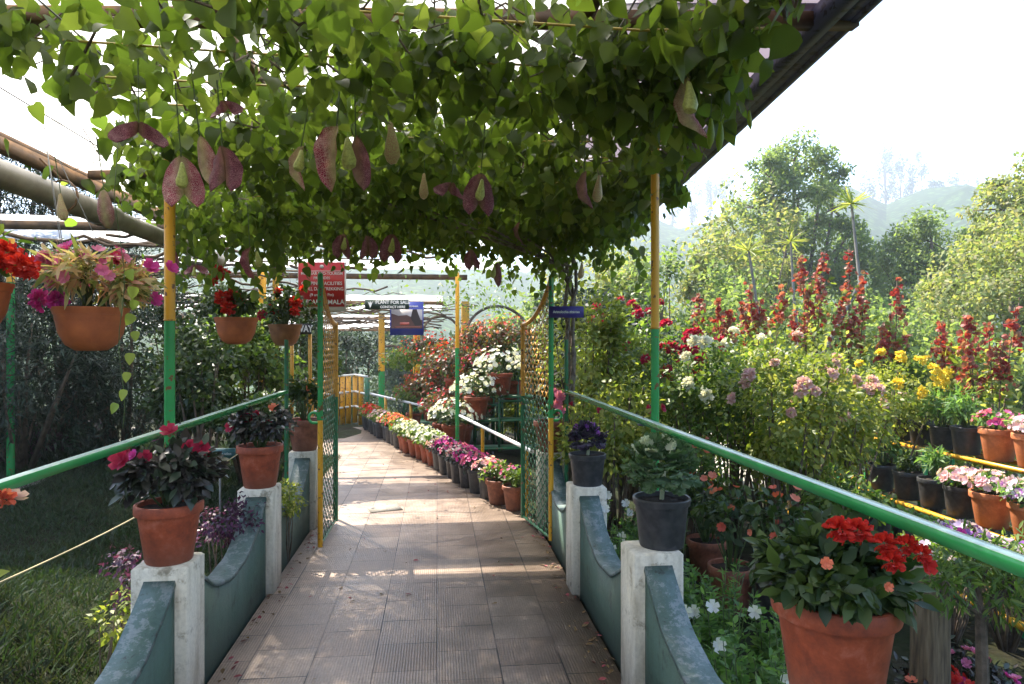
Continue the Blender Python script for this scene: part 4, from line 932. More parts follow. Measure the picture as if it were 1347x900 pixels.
# ------------------------------------------------------------------ far shade roof with bare vines
fr2 = thing('shade_roof', 'long white translucent roof beyond the gate', 'roof', (-2, 12, 2.5)); fo = (2, -12, -2.5)
def fz(x, y): return 2.72 - .045 * (y - 6.6)
for k, (a, b) in enumerate([(6.5, 7.7), (8.6, 9.4), (12.6, 15.6), (17.0, 22.0)]):
    g = Geo(); ny = 30; nx = 24; xr = [1.6, .9, .1, -.5][k]; ys = np.linspace(a, b, ny + 1); xs = np.linspace(-8.5, xr, nx + 1)
    V = [(x, y, fz(x, y) + .012 * math.sin(x * 40)) for y in ys for x in xs]
    g.add(V, [(i * (nx + 1) + j, i * (nx + 1) + j + 1, (i + 1) * (nx + 1) + j + 1, (i + 1) * (nx + 1) + j) for i in range(ny) for j in range(nx)])
    g.build('roof_sheet', 'far_sheet', fr2, fo)
for y in (6.6, 9.7, 13.3, 17.2, 21.8):
    g = Geo(); g.box((-8.5, y - .04, fz(0, y) - .10), (1.2 - .08 * y, y + .04, fz(0, y) - .03)); g.build('beam', 'rust_angle', fr2, fo)
bv_ = thing('bare_vine', 'leafless brown vine stems matted under the far roof', 'climbing vine', (-2, 12, 2.4)); g = Geo()
for _ in range(110):
    x, y = rr(-7, .8), rr(6.6, 20); a = RND.choice([0, math.pi]) + rr(-.35, .35); pts = []
    for j in range(14):
        pts.append((x, y, fz(x, y) - .08 - .10 * RND.random())); a += rr(-.22, .22); x += .2 * math.cos(a); y += .2 * math.sin(a)
    pts = [q for q in pts if q[0] < 1.5 - .1 * (q[1] - 6)]
    if len(pts) > 3: g.tube(pts, rr(.006, .022), 5)
g.build('stem', 'dry_twig', bv_, (2, -12, -2.4))
g = Geo(); n = 2600; P = np.stack([RNG.uniform(-4, 1.3, n), RNG.uniform(6.4, 14, n), np.zeros(n)], 1)
P = P[(P[:, 0] > .0) | (RNG.random(n) < .16)]; P[:, 2] = [fz(x, y) - .1 - .15 * RND.random() for x, y, _ in P]
leaves(g, P, dirs(len(P)), SMALL, .06); g.build('foliage', 'green_leaf', bv_, (2, -12, -2.4))
for k, (px, py, r_, t) in enumerate([(580, 420, 24, 15), (654, 425, 42, 13), (515, 465, 30, 17)]):   # arched hoops
    c = at(px, py + 20, t); r2 = r_ / F * t; g = Geo(); g.tube([(r2 * math.cos(R(a)), 0, r2 * math.sin(R(a))) for a in range(0, 181, 12)] , .03, 6)
    g.tube([(r2, 0, 0), (r2, 0, -c[2] + .05)], .03, 6); g.tube([(-r2, 0, 0), (-r2, 0, -c[2] + .05)], .03, 6)
    tag(g.build('arch_hoop', 'dry_twig', None, tuple(c), smooth=True), ['bent pole arch right of the blue picture board', 'widest bent pole arch behind the red flower heap', 'bent pole arch under the blue picture board'][k], 'arch', 'arched poles under the far roof')

# ------------------------------------------------------------------ signs
def text(s_, size, loc, parent, mat, align='CENTER', bold=0.0, sx=1.0):
    cu = bpy.data.curves.new('lettering', 'FONT'); cu.body = s_; cu.size = size; cu.align_x = align; cu.align_y = 'CENTER'; cu.extrude = .0008; cu.offset = bold
    cu.materials.append(M[mat]); o = bpy.data.objects.new('lettering', cu); S.collection.objects.link(o); o.parent = parent; o.location = loc; o.rotation_euler = (R(90), 0, 0); o.scale = (sx, 1, 1)
    bpy.context.view_layer.update(); me = bpy.data.meshes.new_from_object(o); bpy.data.objects.remove(o); me.name = 'lettering'
    o = link('lettering', me, parent, loc, (R(90), 0, 0)); o.scale = (sx, 1, 1); return o
def board(px0, py0, px1, py1, t, mat, label, name='sign', yaw=0.0, th=.008, extra=None):
    c = at((px0 + px1) / 2, (py0 + py1) / 2, t); W = (px1 - px0) / F * t; H = (py1 - py0) / F * t
    root = thing(name, label, 'sign', tuple(c), None, -YAW + yaw)
    g = Geo(); g.box((-W / 2, 0, -H / 2), (W / 2, th, H / 2)); g.build('board', mat, root); return root, W, H
r_, W, H = board(392, 345, 455, 410, 6.35, 'sign_white', 'red notice board with white lettering above the left gate leaf')
g = Geo(); g.box((-W / 2 + .004, -.004, -H / 2 + .045), (W / 2 - .012, -.001, H / 2)); g.build('red_panel', 'sign_red', r_)
g = Geo(); g.box((-W * .36, -.006, H * .315), (W * .42, -.0045, H * .325)); g.box((-W * .12, -.006, -H * .455), (W * .42, -.002, -H * .447)); g.build('rule_line', 'sign_white', r_)
for s_, z, sz_, b in [('MUNNAR ECO-TOURISM', .22, .042, .0002), ('PROVIDES', .145, .038, .0002), ('CAMPING FACILITIES', .055, .049, .0003), ('& FULL DAY TREKKING', -.035, .047, .0003), ('(9 am to 4 Pm)', -.135, .044, .0), ('ELESARI UMALA', -.255, .066, .0008)]:
    text(s_, sz_ * .9, (0, -.007, z * H * 1.22), r_, 'sign_white', bold=b, sx=.92 if len(s_) > 13 else 1)
g = Geo(); g.lathe([(.001, 0), (.018, 0), (.018, .003), (.001, .003)], 12); o = g.build('emblem', 'sign_white', r_, (0, -.006, H * .41)); o.rotation_euler = (R(90), 0, 0)
g = Geo()
for x in (-.15, .15): g.tube([(x, 0, H / 2), (x, 0, H / 2 + .32)], .002, 4)
g.build('hanger_wire', 'grey_wire', r_)
r_, W, H = board(381, 426, 409, 440, 6.6, 'sign_black', 'small black board reading WAY beside the left gate leaf'); text('WAY', .085, (W * .2, -.002, 0), r_, 'sign_white', bold=.003, sx=.8)
g = Geo(); g.box((-W / 2, .01, -.9), (-W / 2 + .03, .03, H / 2)); g.box((W / 2 - .03, .01, -.9), (W / 2, .03, -H / 2)); g.build('post', 'ochre_paint', r_)
r_, W, H = board(480, 394, 538, 407, 9.2, 'sign_dark', 'dark green board offering plants for sale overlapping the blue picture board')
text('PLANT FOR SALE', .062, (W * .13, -.002, H * .2), r_, 'sign_white', bold=.0018, sx=.98); text('CONTACT HERE', .045, (W * .13, -.002, -H * .27), r_, 'sign_white', bold=.0012)
g = Geo(); g.add([(-.26, -.002, .04), (-.235, -.002, .02), (-.225, -.002, .045), (-.215, -.002, .02), (-.19, -.002, .04), (-.215, -.002, -.025), (-.225, -.002, -.05), (-.235, -.002, -.025)], [(0, 1, 7), (1, 2, 3, 5, 6, 7), (3, 4, 5)]); g.build('arrow', 'sign_white', r_)
g = Geo(); g.tube([(-.2, .004, H / 2), (-.2, .004, .3)], .002, 4); g.tube([(.15, .004, H / 2), (.15, .004, .3)], .002, 4); g.build('hanger_wire', 'grey_wire', r_)
r_, W, H = board(513, 397, 557, 441, 9.3, 'sign_blue', 'blue board with a dark landscape picture hanging beyond the gate')
g = Geo(); g.box((-W * .46, -.003, -H * .3), (W * .47, -.001, H * .27)); g.build('picture', 'picture_grey', r_)
g = Geo(); g.add([(-W * .46, -.0045, -H * .3), (W * .47, -.0045, -H * .3), (W * .47, -.0045, -H * .05), (W * .2, -.0045, H * .02), (0, -.0045, H * .1), (-W * .25, -.0045, H * .08), (-W * .46, -.0045, H * .15)], [(0, 1, 2, 3, 4, 5, 6)]); g.build('hillside', 'picture_brown', r_)
g = Geo(); g.add([(W * .18, -.006, H * .27), (W * .3, -.006, H * .27), (W * .4, -.006, -.0), (W * .47, -.006, -H * .2), (W * .25, -.006, -H * .22), (W * .12, -.006, -.0)], [(0, 5, 4, 3, 2, 1)]); g.build('silhouette', 'picture_dark', r_)
g = Geo(); g.box((-W * .2, -.0065, -H * .2), (W * .08, -.005, -H * .12)); g.box((-W * .34, -.0065, -H * .26), (W * .4, -.005, -H * .245)); g.build('caption_bar', 'picture_red', r_)
text('MUNNAR', .03, (W * .2, -.002, H * .36), r_, 'sign_white', bold=.0008)
r_, W, H = board(722, 403, 768, 418, 5.3, 'sign_purple', 'purple plant name board lettered in white on the right gate post', yaw=.0); text('Aristolochia gigantea', .046 * .62, (.0, -.002, 0), r_, 'sign_white', bold=.0006, sx=.86)
r_, W, H = board(268, 590, 309, 604, 4.9, 'sign_teal', 'dark teal plant name plate on the lawn behind the left pillar'); text('lotus jasmine select', .027, (0, -.002, 0), r_, 'letter_dim', sx=.82)
g = Geo(); g.tube([(0, .012, -H / 2 - .6), (0, .012, 0)], .007, 6); g.build('stake', 'grey_wire', r_)

# ------------------------------------------------------------------ bushes, hedge and beds
def bush(c, rad, n, leaf, size, mat, label, cat='shrub', name='shrub', group=None, k=24, flo=None, spots=None, spread=.34, droop=.3, z0=None, stemmat='bark', shell=.45):
    c = np.asarray(c, float); base = np.array([c[0], c[1], gz(c[0], c[1]) if z0 is None else z0]); root = thing(name, label, cat, tuple(base), group)
    P, rel, cc = clumps(c - base, rad, n, k, spread, shell); ok = P[:, 2] > .02; P, rel = P[ok], rel[ok]
    g = Geo(); leaves(g, P, rel, leaf, size, droop=droop); g.build('foliage', mat, root, smooth=leaf is not SMALL and leaf is not NEEDLE)
    g = Geo(); rt = float(np.mean(np.broadcast_to(rad, (3,)))) * .028 + .004
    for q in cc[:16]:
        b = np.array([q[0] * .12, q[1] * .12, -.02]); g.tube([b, b * .5 + q * .5 + dirs(1)[0] * .04, q], [rt, rt * .6, rt * .25], 6)
    g.build('stem', stemmat, root)
    if flo:
        me, m_, s_ = flo; nn = m_
        for _ in range(nn):
            d = dirs(1)[0]; d[2] = abs(d[2]); d[1] = -abs(d[1]) * .8
            pos = (c - base) + d * np.broadcast_to(rad, (3,)) * rr(.9, 1.08); link('flower', me, root, pos, aim(d), s_ * rr(.7, 1.2))
    if spots:
        for px, py, t, me, s_ in spots:
            pos = at(px, py, t) - base; link('flower', me, root, pos, aim(pos - (c - base) + np.array([0, -.2, 0])), s_)
    return root
c = at(690, 560, 11.3); bush((c[0], c[1], .6), (.75, .4, .7), 4200, SMALL, .07, 'yellow_green_leaf', 'sunlit yellow-green shrub behind the green flower rack', k=40)
# dark conifer hedge on the left
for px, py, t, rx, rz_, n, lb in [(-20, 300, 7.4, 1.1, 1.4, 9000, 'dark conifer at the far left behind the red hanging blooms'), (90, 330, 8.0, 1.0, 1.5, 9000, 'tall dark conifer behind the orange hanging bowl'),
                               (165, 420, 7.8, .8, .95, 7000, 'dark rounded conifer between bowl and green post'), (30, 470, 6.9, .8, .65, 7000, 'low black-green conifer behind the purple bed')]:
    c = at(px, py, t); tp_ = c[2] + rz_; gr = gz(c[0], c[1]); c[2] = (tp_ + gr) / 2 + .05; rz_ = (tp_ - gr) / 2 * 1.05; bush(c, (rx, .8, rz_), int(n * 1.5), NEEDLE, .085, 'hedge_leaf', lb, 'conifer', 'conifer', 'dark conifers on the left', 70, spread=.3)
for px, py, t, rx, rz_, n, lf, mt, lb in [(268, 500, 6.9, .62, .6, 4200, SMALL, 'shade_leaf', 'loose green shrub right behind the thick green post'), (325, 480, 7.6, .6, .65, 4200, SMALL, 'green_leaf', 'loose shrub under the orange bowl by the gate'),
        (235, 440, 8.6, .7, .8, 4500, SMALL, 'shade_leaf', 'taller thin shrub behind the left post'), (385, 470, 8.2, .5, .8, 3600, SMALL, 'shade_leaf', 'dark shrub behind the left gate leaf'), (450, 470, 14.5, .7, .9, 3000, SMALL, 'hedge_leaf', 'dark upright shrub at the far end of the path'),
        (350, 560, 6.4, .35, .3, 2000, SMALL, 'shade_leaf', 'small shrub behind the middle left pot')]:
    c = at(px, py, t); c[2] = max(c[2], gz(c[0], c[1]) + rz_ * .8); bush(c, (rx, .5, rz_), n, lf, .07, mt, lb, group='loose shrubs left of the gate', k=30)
for px, py, t, rx, rz_, n, lf, sz_, mt, lb in [(155, 812, 3.0, .10, .14, 260, SMALL, .035, 'yellow_green_leaf', 'small yellow-green shrub against the near left wall'), (378, 655, 5.0, .14, .13, 500, SMALL, .035, 'yellow_green_leaf', 'little golden shrub beside the middle left pillar'),
        (290, 690, 4.1, .2, .13, 900, SMALL, .03, 'purple_bed_leaf', 'low purple-leaved plant behind the left wall dip'), (200, 735, 3.55, .18, .12, 500, SMALL, .03, 'purple_bed_leaf', 'purple-pink ground plant beside the nearest left pillar'),
        (175, 770, 3.3, .14, .1, 400, SMALL, .03, 'purple_bed_leaf', 'dark purple ground plant lower down by the left wall')]:
    c = at(px, py, t); bush(c, (rx, rx, rz_), n, lf, sz_, mt, lb, k=12, spread=.5, z0=min(gz(c[0], c[1]), c[2] - rz_ * .8))
for k in range(7):
    c = onground(-40 + 26 * k, 620 - 6 * k); bush(c + (0, 0, .12), (.28, .25, .2), 700, LANCE, .09, 'purple_bed_leaf', f'purple-leaved bedding plant, {ordn[k]} from the left in the lawn bed', 'bedding plant', 'bedding_plant', 'purple bedding plants in the lawn', 10, spread=.5)
g = Geo(); A, B = onground(-10, 652), onground(70, 622)
g.tube([A, (A + B) / 2 + (.1, 0, .01), B], .06, 8); tag(g.build('bed_edging', 'stone'), 'pale stone edging round the purple bed on the lawn', 'edging')
for k, (px, py, r_) in enumerate([(55, 548, .12), (60, 568, .09), (135, 567, .13), (108, 566, .1), (175, 560, .1), (168, 575, .13), (120, 580, .16)]):
    p = onground(px, py + 6); g = Geo(); V = []; nn = 8
    for i_ in range(5):
        for j in range(nn):
            ph = math.pi * i_ / 4; a = 2 * math.pi * j / nn; q = r_ * rr(.85, 1.1); V.append((q * 1.3 * math.sin(ph) * math.cos(a), q * math.sin(ph) * math.sin(a), q * .5 * math.cos(ph)))
    g.add(V, [(i_ * nn + j, (i_ + 1) * nn + j, (i_ + 1) * nn + (j + 1) % nn, i_ * nn + (j + 1) % nn) for i_ in range(4) for j in range(nn)])
    tag(g.build('garden_rock', 'stone', None, tuple(p), smooth=True), ['flat pale rock at the far left under the conifers', 'small rock just below the far left rock', 'rock right of the conifer trunk', 'small rock close by the conifer trunk', 'rock farthest right among the rocks', 'grey rock below the rightmost rock', 'largest rock at the front of the rocks'][k], 'rock', 'rocks at the foot of the conifers')
g = Geo(); A = at(-60, 793, 2.6); B = at(312, 598, 4.7); nn = 14
g.tube([A * (1 - t) + B * t - np.array([0, 0, .05 * math.sin(math.pi * t)]) for t in np.linspace(0, 1, nn)], .004, 6); tag(g.build('rope', 'rope'), 'thin pale rope stretched along the left lawn', 'rope')

n = 620; yy = 1.2 + 9 * RNG.random(n) ** 1.3; sd_ = RNG.random(n); xx = np.where(sd_ < .42, -1.04 + .10 * RNG.random(n) ** 2, np.where(sd_ < .84, .86 - .10 * RNG.random(n) ** 2, RNG.uniform(-1, .8, n)))
xx = xx - np.clip(yy - 6.6, 0, 9) * .27; P = np.stack([xx, yy, np.full(n, .008)], 1); ax = dirs(n); ax[:, 2] *= .15; g = Geo(); g.scatter(OVAL, P, ax, np.tile([0, 0, 1.], (n, 1)) + dirs(n) * .3, .015 + .03 * RNG.random(n))
M['litter'] = leafmat('litter', [(.12, .07, .03), (.2, .13, .05), (.07, .04, .02), (.3, .06, .08)], .1, .8); tag(g.build('leaf_litter', 'litter'), 'dry leaves and petals fallen along the path edges', 'leaf litter', kind='stuff')
# ---- right side: petunia bed beside the wall
def stalk_plant(base, hgt, nst, label, flw, group, leaf='fresh_leaf'):
    root = thing('petunia_plant', label, 'flowering plant', tuple(base), group); g = Geo(); gs = Geo(); tips = []
    for _ in range(nst):
        a, b = rr(0, 6.28), rr(.05, .16); tip = np.array([b * math.cos(a), b * math.sin(a), hgt * rr(.6, 1.05)]); gs.tube([(0, 0, -.02), tip * np.array([.7, .7, .5]), tip], [.004, .003, .002], 5); tips.append(tip)
        m_ = 34; t = RNG.random(m_); P = tip * t[:, None]; P[:, :2] *= (1.1 - .2 * t)[:, None]; d = dirs(m_); d[:, 2] = np.abs(d[:, 2]) * .6 + .1
        g.scatter(LANCE if nst % 2 else OVAL, P, d, dirs(m_) + np.array([0, 0, .6]), .065 * (1.25 - .6 * t))
    g.build('foliage', leaf, root, smooth=True); gs.build('stem', 'stem_green', root)
    for f in range(flw):
        t = tips[f % len(tips)] + np.array([0, -.02, .0]); d = np.array([rr(-.8, .4), -.8, rr(.1, .6)]); link('flower', TRUMP, root, t + d * .03, aim(d), .038)
k = 0
for x in (1.16, 1.36, 1.56):
    for jj, y in enumerate(np.arange(1.95, 5.2, .3)):
        if x > 1.5 and y < 2.4: continue
        k += 1; b = (x + rr(-.05, .05), y + rr(-.06, .06), gz(x, y)); row = {1.16: 'against the wall', 1.36: 'in the middle file', 1.56: 'in the outer file'}[x]
        stalk_plant(b, rr(.4, .62), RND.choice([7, 8, 9]), f'leafy white petunia {row} of the right-hand bed, {ordn[jj]} from the camera side', RND.choice([0, 1, 1, 2]), 'petunias in the bed right of the wall')
# trumpet blooms seen close by
stalk_plant(onz(1040, 1000, -.12), .42, 7, 'white trumpet petunia right beside the big terracotta pot', 3, 'petunias in the bed right of the wall')

ROSE = HEAD['pale_pink_petal']
bushes = [ # px,py,t,(rx,ry,rz),n,size,mat,label, flowers
 (775, 470, 6.8, (.55, .5, .75), 3600, .09, 'yellow_green_leaf', 'yellow-green creeper bush behind the purple name board', None),
 (830, 470, 7.6, (.6, .5, .7), 3600, .085, 'green_leaf', 'leafy rose bush just behind the right green and yellow post', (HEAD['crimson_petal'], 14, .1)),
 (812, 560, 5.6, (.45, .4, .55), 3000, .07, 'yellow_green_leaf', 'yellow-green shrub between kale pot and handrail', (SING['crimson_petal'], 5, .06)),
 (905, 510, 6.6, (.6, .5, .65), 4200, .07, 'green_leaf', 'rose bush with crimson blooms right of the post', (HEAD['crimson_petal'], 16, .1)),
 (965, 520, 6.0, (.6, .5, .6), 4500, .07, 'green_leaf', 'rose bush with cream blooms in the middle of the garden', (HEAD['white_petal'], 12, .1)),
 (1040, 545, 5.3, (.55, .5, .6), 4600, .065, 'yellow_green_leaf', 'rose bush with pale pink blooms above the handrail', (ROSE, 14, .085)),
 (1098, 560, 5.6, (.42, .4, .5), 3400, .065, 'yellow_green_leaf', 'sunlit rose bush beside the pot shelves', (ROSE, 12, .085)),
 (905, 615, 5.2, (.35, .3, .28), 1500, .055, 'shade_leaf', 'low shaded bush behind the green kale pot', (SING['coral_petal'], 6, .05)),
 (1010, 600, 6.2, (.4, .4, .3), 1800, .055, 'green_leaf', 'low bush under the handrail with orange flowers', (SING['coral_petal'], 7, .05)),
 (1110, 655, 4.6, (.28, .25, .2), 1100, .06, 'fresh_leaf', 'bright green bush just above the near handrail', None),
 (1160, 520, 6.8, (.65, .4, .4), 3600, .06, 'yellow_green_leaf', 'marigold bush with yellow flowers behind the pot shelves', (HEAD['yellow_petal'], 22, .09)),
 (1230, 500, 7.6, (.6, .4, .35), 3000, .06, 'fresh_leaf', 'second marigold bush, nearer the right edge', (HEAD['yellow_petal'], 10, .09)),
 (1245, 728, 3.9, (.3, .25, .08), 1000, .045, 'green_leaf', 'pansy clump with lilac and white flowers under the handrail', (SING['lilac_petal'], 22, .06)),
 (1325, 738, 4.0, (.3, .25, .08), 1000, .045, 'green_leaf', 'pansy clump with white flowers at the right edge', (SING['lilac_petal'], 18, .06)),
]
for px, py, t, rad, n, sz_, mt, lb, fl in bushes:
    bush(at(px, py, t), rad, int(n * .9), OVAL if t < 6 else SMALL, sz_ * .78, {'shade_leaf': 'green_leaf', 'fresh_leaf': 'green_leaf'}.get(mt, mt), lb, k=44, flo=fl, spread=.40, shell=.3)
for k, (px, py, s_, mk) in enumerate([(1225, 870, .05, 'red_petal'), (1262, 882, .05, 'red_petal'), (1335, 885, .055, 'pink_petal'), (1260, 845, .05, 'pink_petal'), (1300, 875, .05, 'magenta_petal'), (1205, 892, .045, 'coral_petal')]):
    c = onz(px, py, 0); bush((c[0], c[1], gz(c[0], c[1]) + .06), (.16, .14, .09), 260, OVAL, .04, 'bronze_leaf', 'low dark bedding plant with ' + ['scarlet flowers left of the small tree', 'red flowers before the small tree', 'pink flowers in the right corner', 'pink flowers right behind the stump', 'magenta flowers at the small trunk', 'orange flowers beside the big pot'][k], 'bedding plant', 'bedding_plant', 'bedding plants in the right corner', 10, flo=(SING[mk], 9, s_), spread=.5)
# tall bract-covered stems
def spike(base, tips, label, lean=None):
    root = thing('red_spike_shrub', label, 'flowering shrub', tuple(base), 'tall shrubs with red flower spikes'); gs = Geo(); gf = Geo(); gb = []
    for (px, py, t, Lp) in tips:
        tip = at(px, py, t) - base; mid = tip * np.array([.45, .45, .55]) + dirs(1)[0] * .08; T = np.linspace(0, 1, 16)
        C = [(1 - s_) ** 2 * np.array([0, 0, 0]) + 2 * s_ * (1 - s_) * mid + s_ * s_ * tip for s_ in T]; gs.tube(C, np.linspace(.014, .004, 16), 5); C = np.array(C)
        frac = Lp / F * t / np.linalg.norm(tip); m_ = 62; s_ = 1 - RNG.random(m_) ** .8 * frac; idx = np.clip(s_ * 15, 0, 15); P = np.stack([np.interp(idx, range(16), C[:, i]) for i in range(3)], 1)
        P = P + dirs(12)[RNG.integers(0, 12, m_)] * (.015 + .11 * ((1 - s_)[:, None] / max(frac, .1)) ** 1.2) + dirs(m_) * .03; d = dirs(m_)
        g = Geo(); g.scatter(FLOWER, P, np.cross(d, dirs(m_)), d, .056 * (.6 + .6 * RNG.random(m_))); g.build('flower_spike', 'bract_petal', root)
        m_ = 120; s_ = RNG.random(m_) * (1 - frac * .6) * .8 + .15; idx = s_ * 15; P = np.stack([np.interp(idx, range(16), C[:, i]) for i in range(3)], 1) + dirs(m_) * .12; gf.scatter(OVAL, P, dirs(m_), dirs(m_) + np.array([0, 0, .8]), .09)
    gs.build('stem', 'bark', root); gf.build('foliage', 'yellow_green_leaf', root, smooth=True)
def gb_(px, t): p = at(px, 600, t); p[2] = gz(p[0], p[1]); return p
SH = [(935, 7.9, [(920, 385, 7.9, 50), (945, 395, 7.9, 60), (960, 410, 7.8, 60), (915, 430, 7.7, 40)], 'red-spiked shrub nearest the right post'),
      (995, 8.1, [(985, 372, 8.1, 70), (1000, 395, 8.0, 60), (1030, 375, 8.1, 60), (975, 400, 8.0, 50)], 'red-spiked shrub below the yellow spiky rosette'),
      (1060, 8.3, [(1055, 335, 8.3, 60), (1085, 330, 8.4, 60), (1080, 365, 8.3, 60), (1045, 410, 8.2, 50), (1065, 380, 8.2, 60)], 'tallest branching red-flowered shrub in the middle'),
      (1115, 8.0, [(1117, 325, 8.0, 80), (1137, 360, 8.0, 90), (1105, 395, 8.0, 60), (1125, 410, 7.9, 60)], 'red-spiked shrub with the highest upright spike'),
      (1170, 7.8, [(1180, 367, 7.8, 90), (1172, 410, 7.8, 70), (1190, 440, 7.7, 50), (1160, 430, 7.7, 50)], 'red-spiked shrub with one slender pointed spike'),
      (1250, 7.4, [(1235, 422, 7.4, 70), (1247, 450, 7.4, 50)], 'short red-spiked shrub over the black shelf pots'),
      (1310, 6.6, [(1273, 412, 6.7, 60), (1271, 455, 6.6, 70), (1300, 425, 6.7, 80), (1335, 405, 6.8, 70), (1320, 450, 6.6, 70)], 'leaning red-spiked shrub at the right edge')]
for px, t, tips, lb in SH: spike(gb_(px, t), tips, lb)
bp = thing('planter_box', 'small black planter box among the red-flowered shrubs', 'planter', tuple(at(1092, 497, 7.2))); g = Geo(); g.box((-.14, -.08, -.0), (.14, .08, .075), 0, .006); g.build('box', 'black_plastic', bp)
g = Geo(); P, rel, cc = clumps((0, 0, .16), (.13, .08, .1), 120); leaves(g, P, rel, LANCE, .07); g.build('foliage', 'green_leaf', bp)
zb = at(1092, 497, 7.2)[2]; g = Geo(); g.box((-.02, -.02, -zb - .4), (.02, .02, -.001)); g.build('leg', 'bark', bp)
# spiky rosettes on thin trunks
for k, (px, py, t, bx, bt) in enumerate([(985, 330, 9.5, 1010, 9.6), (1120, 268, 9.0, 1075, 9.0), (1040, 318, 10.5, 1050, 10.5)]):
    b = gb_(bx, bt); root = thing('dragon_tree', ['yellow spiky rosette on a thin stem left of the tall tree', 'yellow spiky rosette on a curving grey stem against the hill', 'smaller spiky rosette between the other two'][k], 'dragon tree', tuple(b), 'spiky rosette trees')
    top = at(px, py, t) - b; g = Geo(); g.tube([(0, 0, 0), top * np.array([.0, .0, .45]) + (.05, 0, 0), top * np.array([1.3 if k == 1 else .5, .5, .72]), top], [.035, .028, .022, .016], 8); g.build('trunk', 'stone', root, smooth=True)
    g = Geo(); n = 34; d = dirs(n); d[:, 2] = np.abs(d[:, 2]) * 1.1 - .35; g.scatter(SPIKEL, np.tile(top, (n, 1)), d, dirs(n) + np.array([0, 0, 1]), .24 + .10 * RNG.random(n)); g.build('foliage', 'yellow_green_leaf', root)

# ---- stepped pot shelves on the right
def shelf(x, z, y0, y1, label):
    root = thing('plant_shelf', label, 'shelf', (x, (y0 + y1) / 2, gz(x, 4)), 'stepped shelves for the potted plants'); zz = z - gz(x, 4); h = (y1 - y0) / 2
    for dx in (-.14, .14): g = Geo(); g.box((dx - .018, -h, zz - .036), (dx + .018, h, zz)); g.build('rail', 'yellow_paint', root)
    for y in np.linspace(-h + .1, h - .1, 4):
        for dx in (-.14, .14): g = Geo(); g.box((dx - .018, y - .018, -.05), (dx + .018, y + .018, zz - .037)); g.build('leg', 'green_paint', root)
        g = Geo(); g.box((-.121, y - .015, zz - .03), (.121, y + .015, zz - .004)); g.build('crosspiece', 'yellow_paint', root)
shelf(4.28, .17, 3.2, 7.2, 'yellow shelf holding the lower row of black and orange pots'); shelf(4.86, .57, 3.4, 7.6, 'rear shelf holding the upper row of pots'); shelf(3.45, .0, 2.4, 6.6, 'lowest yellow shelf with green legs under the handrail')
T_ = 'pots on the stepped shelves'
def sp(px, pyb, X, z, r, h, mt, st_, fol, flo, lb):
    # ray to the shelf's own X
    u = (px - 673.5) / F; t = X / (sY + u * cY); y = (cY - u * sY) * t
    potted((X, y, z), r, h, mt, st_, fol, flo, lb, T_)
FG = (LANCE, 240, .075, 'fresh_leaf', .13, .17, .10); FP = (OVAL, 260, .045, 'fresh_leaf', .17, .09, .05)
PINK = dict(n=52, s=.055, mat='pale_pink_petal'); LIL = dict(n=60, s=.055, mat='lilac_petal')
sp(1160, 0, 4.28, .17, .125, .25, 'black_plastic', 'plastic', (OVAL, 300, .05, 'fresh_leaf', .16, .2, .12), None, 'leftmost black pot of the lower shelf row, full of small leaves')
sp(1194, 0, 4.28, .17, .125, .25, 'black_plastic', 'plastic', (OVAL, 160, .05, 'shade_leaf', .12, .1, .04), None, 'black pot with low leaves, second in the lower shelf row')
sp(1228, 0, 4.28, .17, .125, .25, 'black_plastic', 'plastic', FG, None, 'black pot with tall fresh shoots in the lower shelf row')
sp(1264, 0, 4.28, .17, .13, .25, 'black_plastic', 'plastic', FP, PINK, 'black pot spilling pale pink flowers in the lower shelf row')
sp(1305, 0, 4.28, .17, .155, .27, 'terracotta_orange', 'clay', FP, PINK, 'left orange pot of pale pink flowers on the lower shelf')
sp(1358, 0, 4.28, .17, .155, .27, 'terracotta_orange', 'clay', FP, LIL, 'orange pot of white and purple flowers cut by the right edge')
sp(1186, 0, 4.86, .57, .125, .24, 'black_plastic', 'plastic', FG, dict(n=12, s=.05, mat='pale_pink_petal'), 'leftmost black pot of the upper shelf row with pale flowers')
sp(1212, 0, 4.86, .57, .12, .24, 'black_plastic', 'plastic', FG, None, 'black pot of bright leaves, second on the upper shelf')
sp(1240, 0, 4.86, .57, .12, .22, 'black_plastic', 'plastic', (LANCE, 300, .08, 'fresh_leaf', .15, .24, .15), None, 'black pot with tall blue-green stems on the upper shelf')
sp(1272, 0, 4.86, .57, .135, .25, 'black_plastic', 'plastic', (LANCE, 260, .08, 'fresh_leaf', .14, .2, .12), None, 'wide black pot left of the orange pots on the upper shelf')
sp(1314, 0, 4.86, .57, .155, .28, 'terracotta_orange', 'clay', FP, dict(n=30, s=.055, mat='pink_petal'), 'left orange pot of pink flowers on the upper shelf')
sp(1360, 0, 4.86, .57, .155, .28, 'terracotta_orange', 'clay', FP, PINK, 'right orange pot of pale flowers on the upper shelf')
for k, px in enumerate([1022, 1052, 1082, 1113, 1150, 1200, 1262, 1340]):
    if px >= 1262: f_, fl_ = FP, LIL
    else: f_, fl_ = (OVAL, 200, .05, ['shade_leaf', 'green_leaf', 'fresh_leaf'][k % 3], .14, .08, .05), None
    sp(px, 0, 3.45, 0, .13, .25, 'black_plastic', 'plastic', f_, fl_, f'black pot on the lowest shelf, {ordn[k]} from its far end')
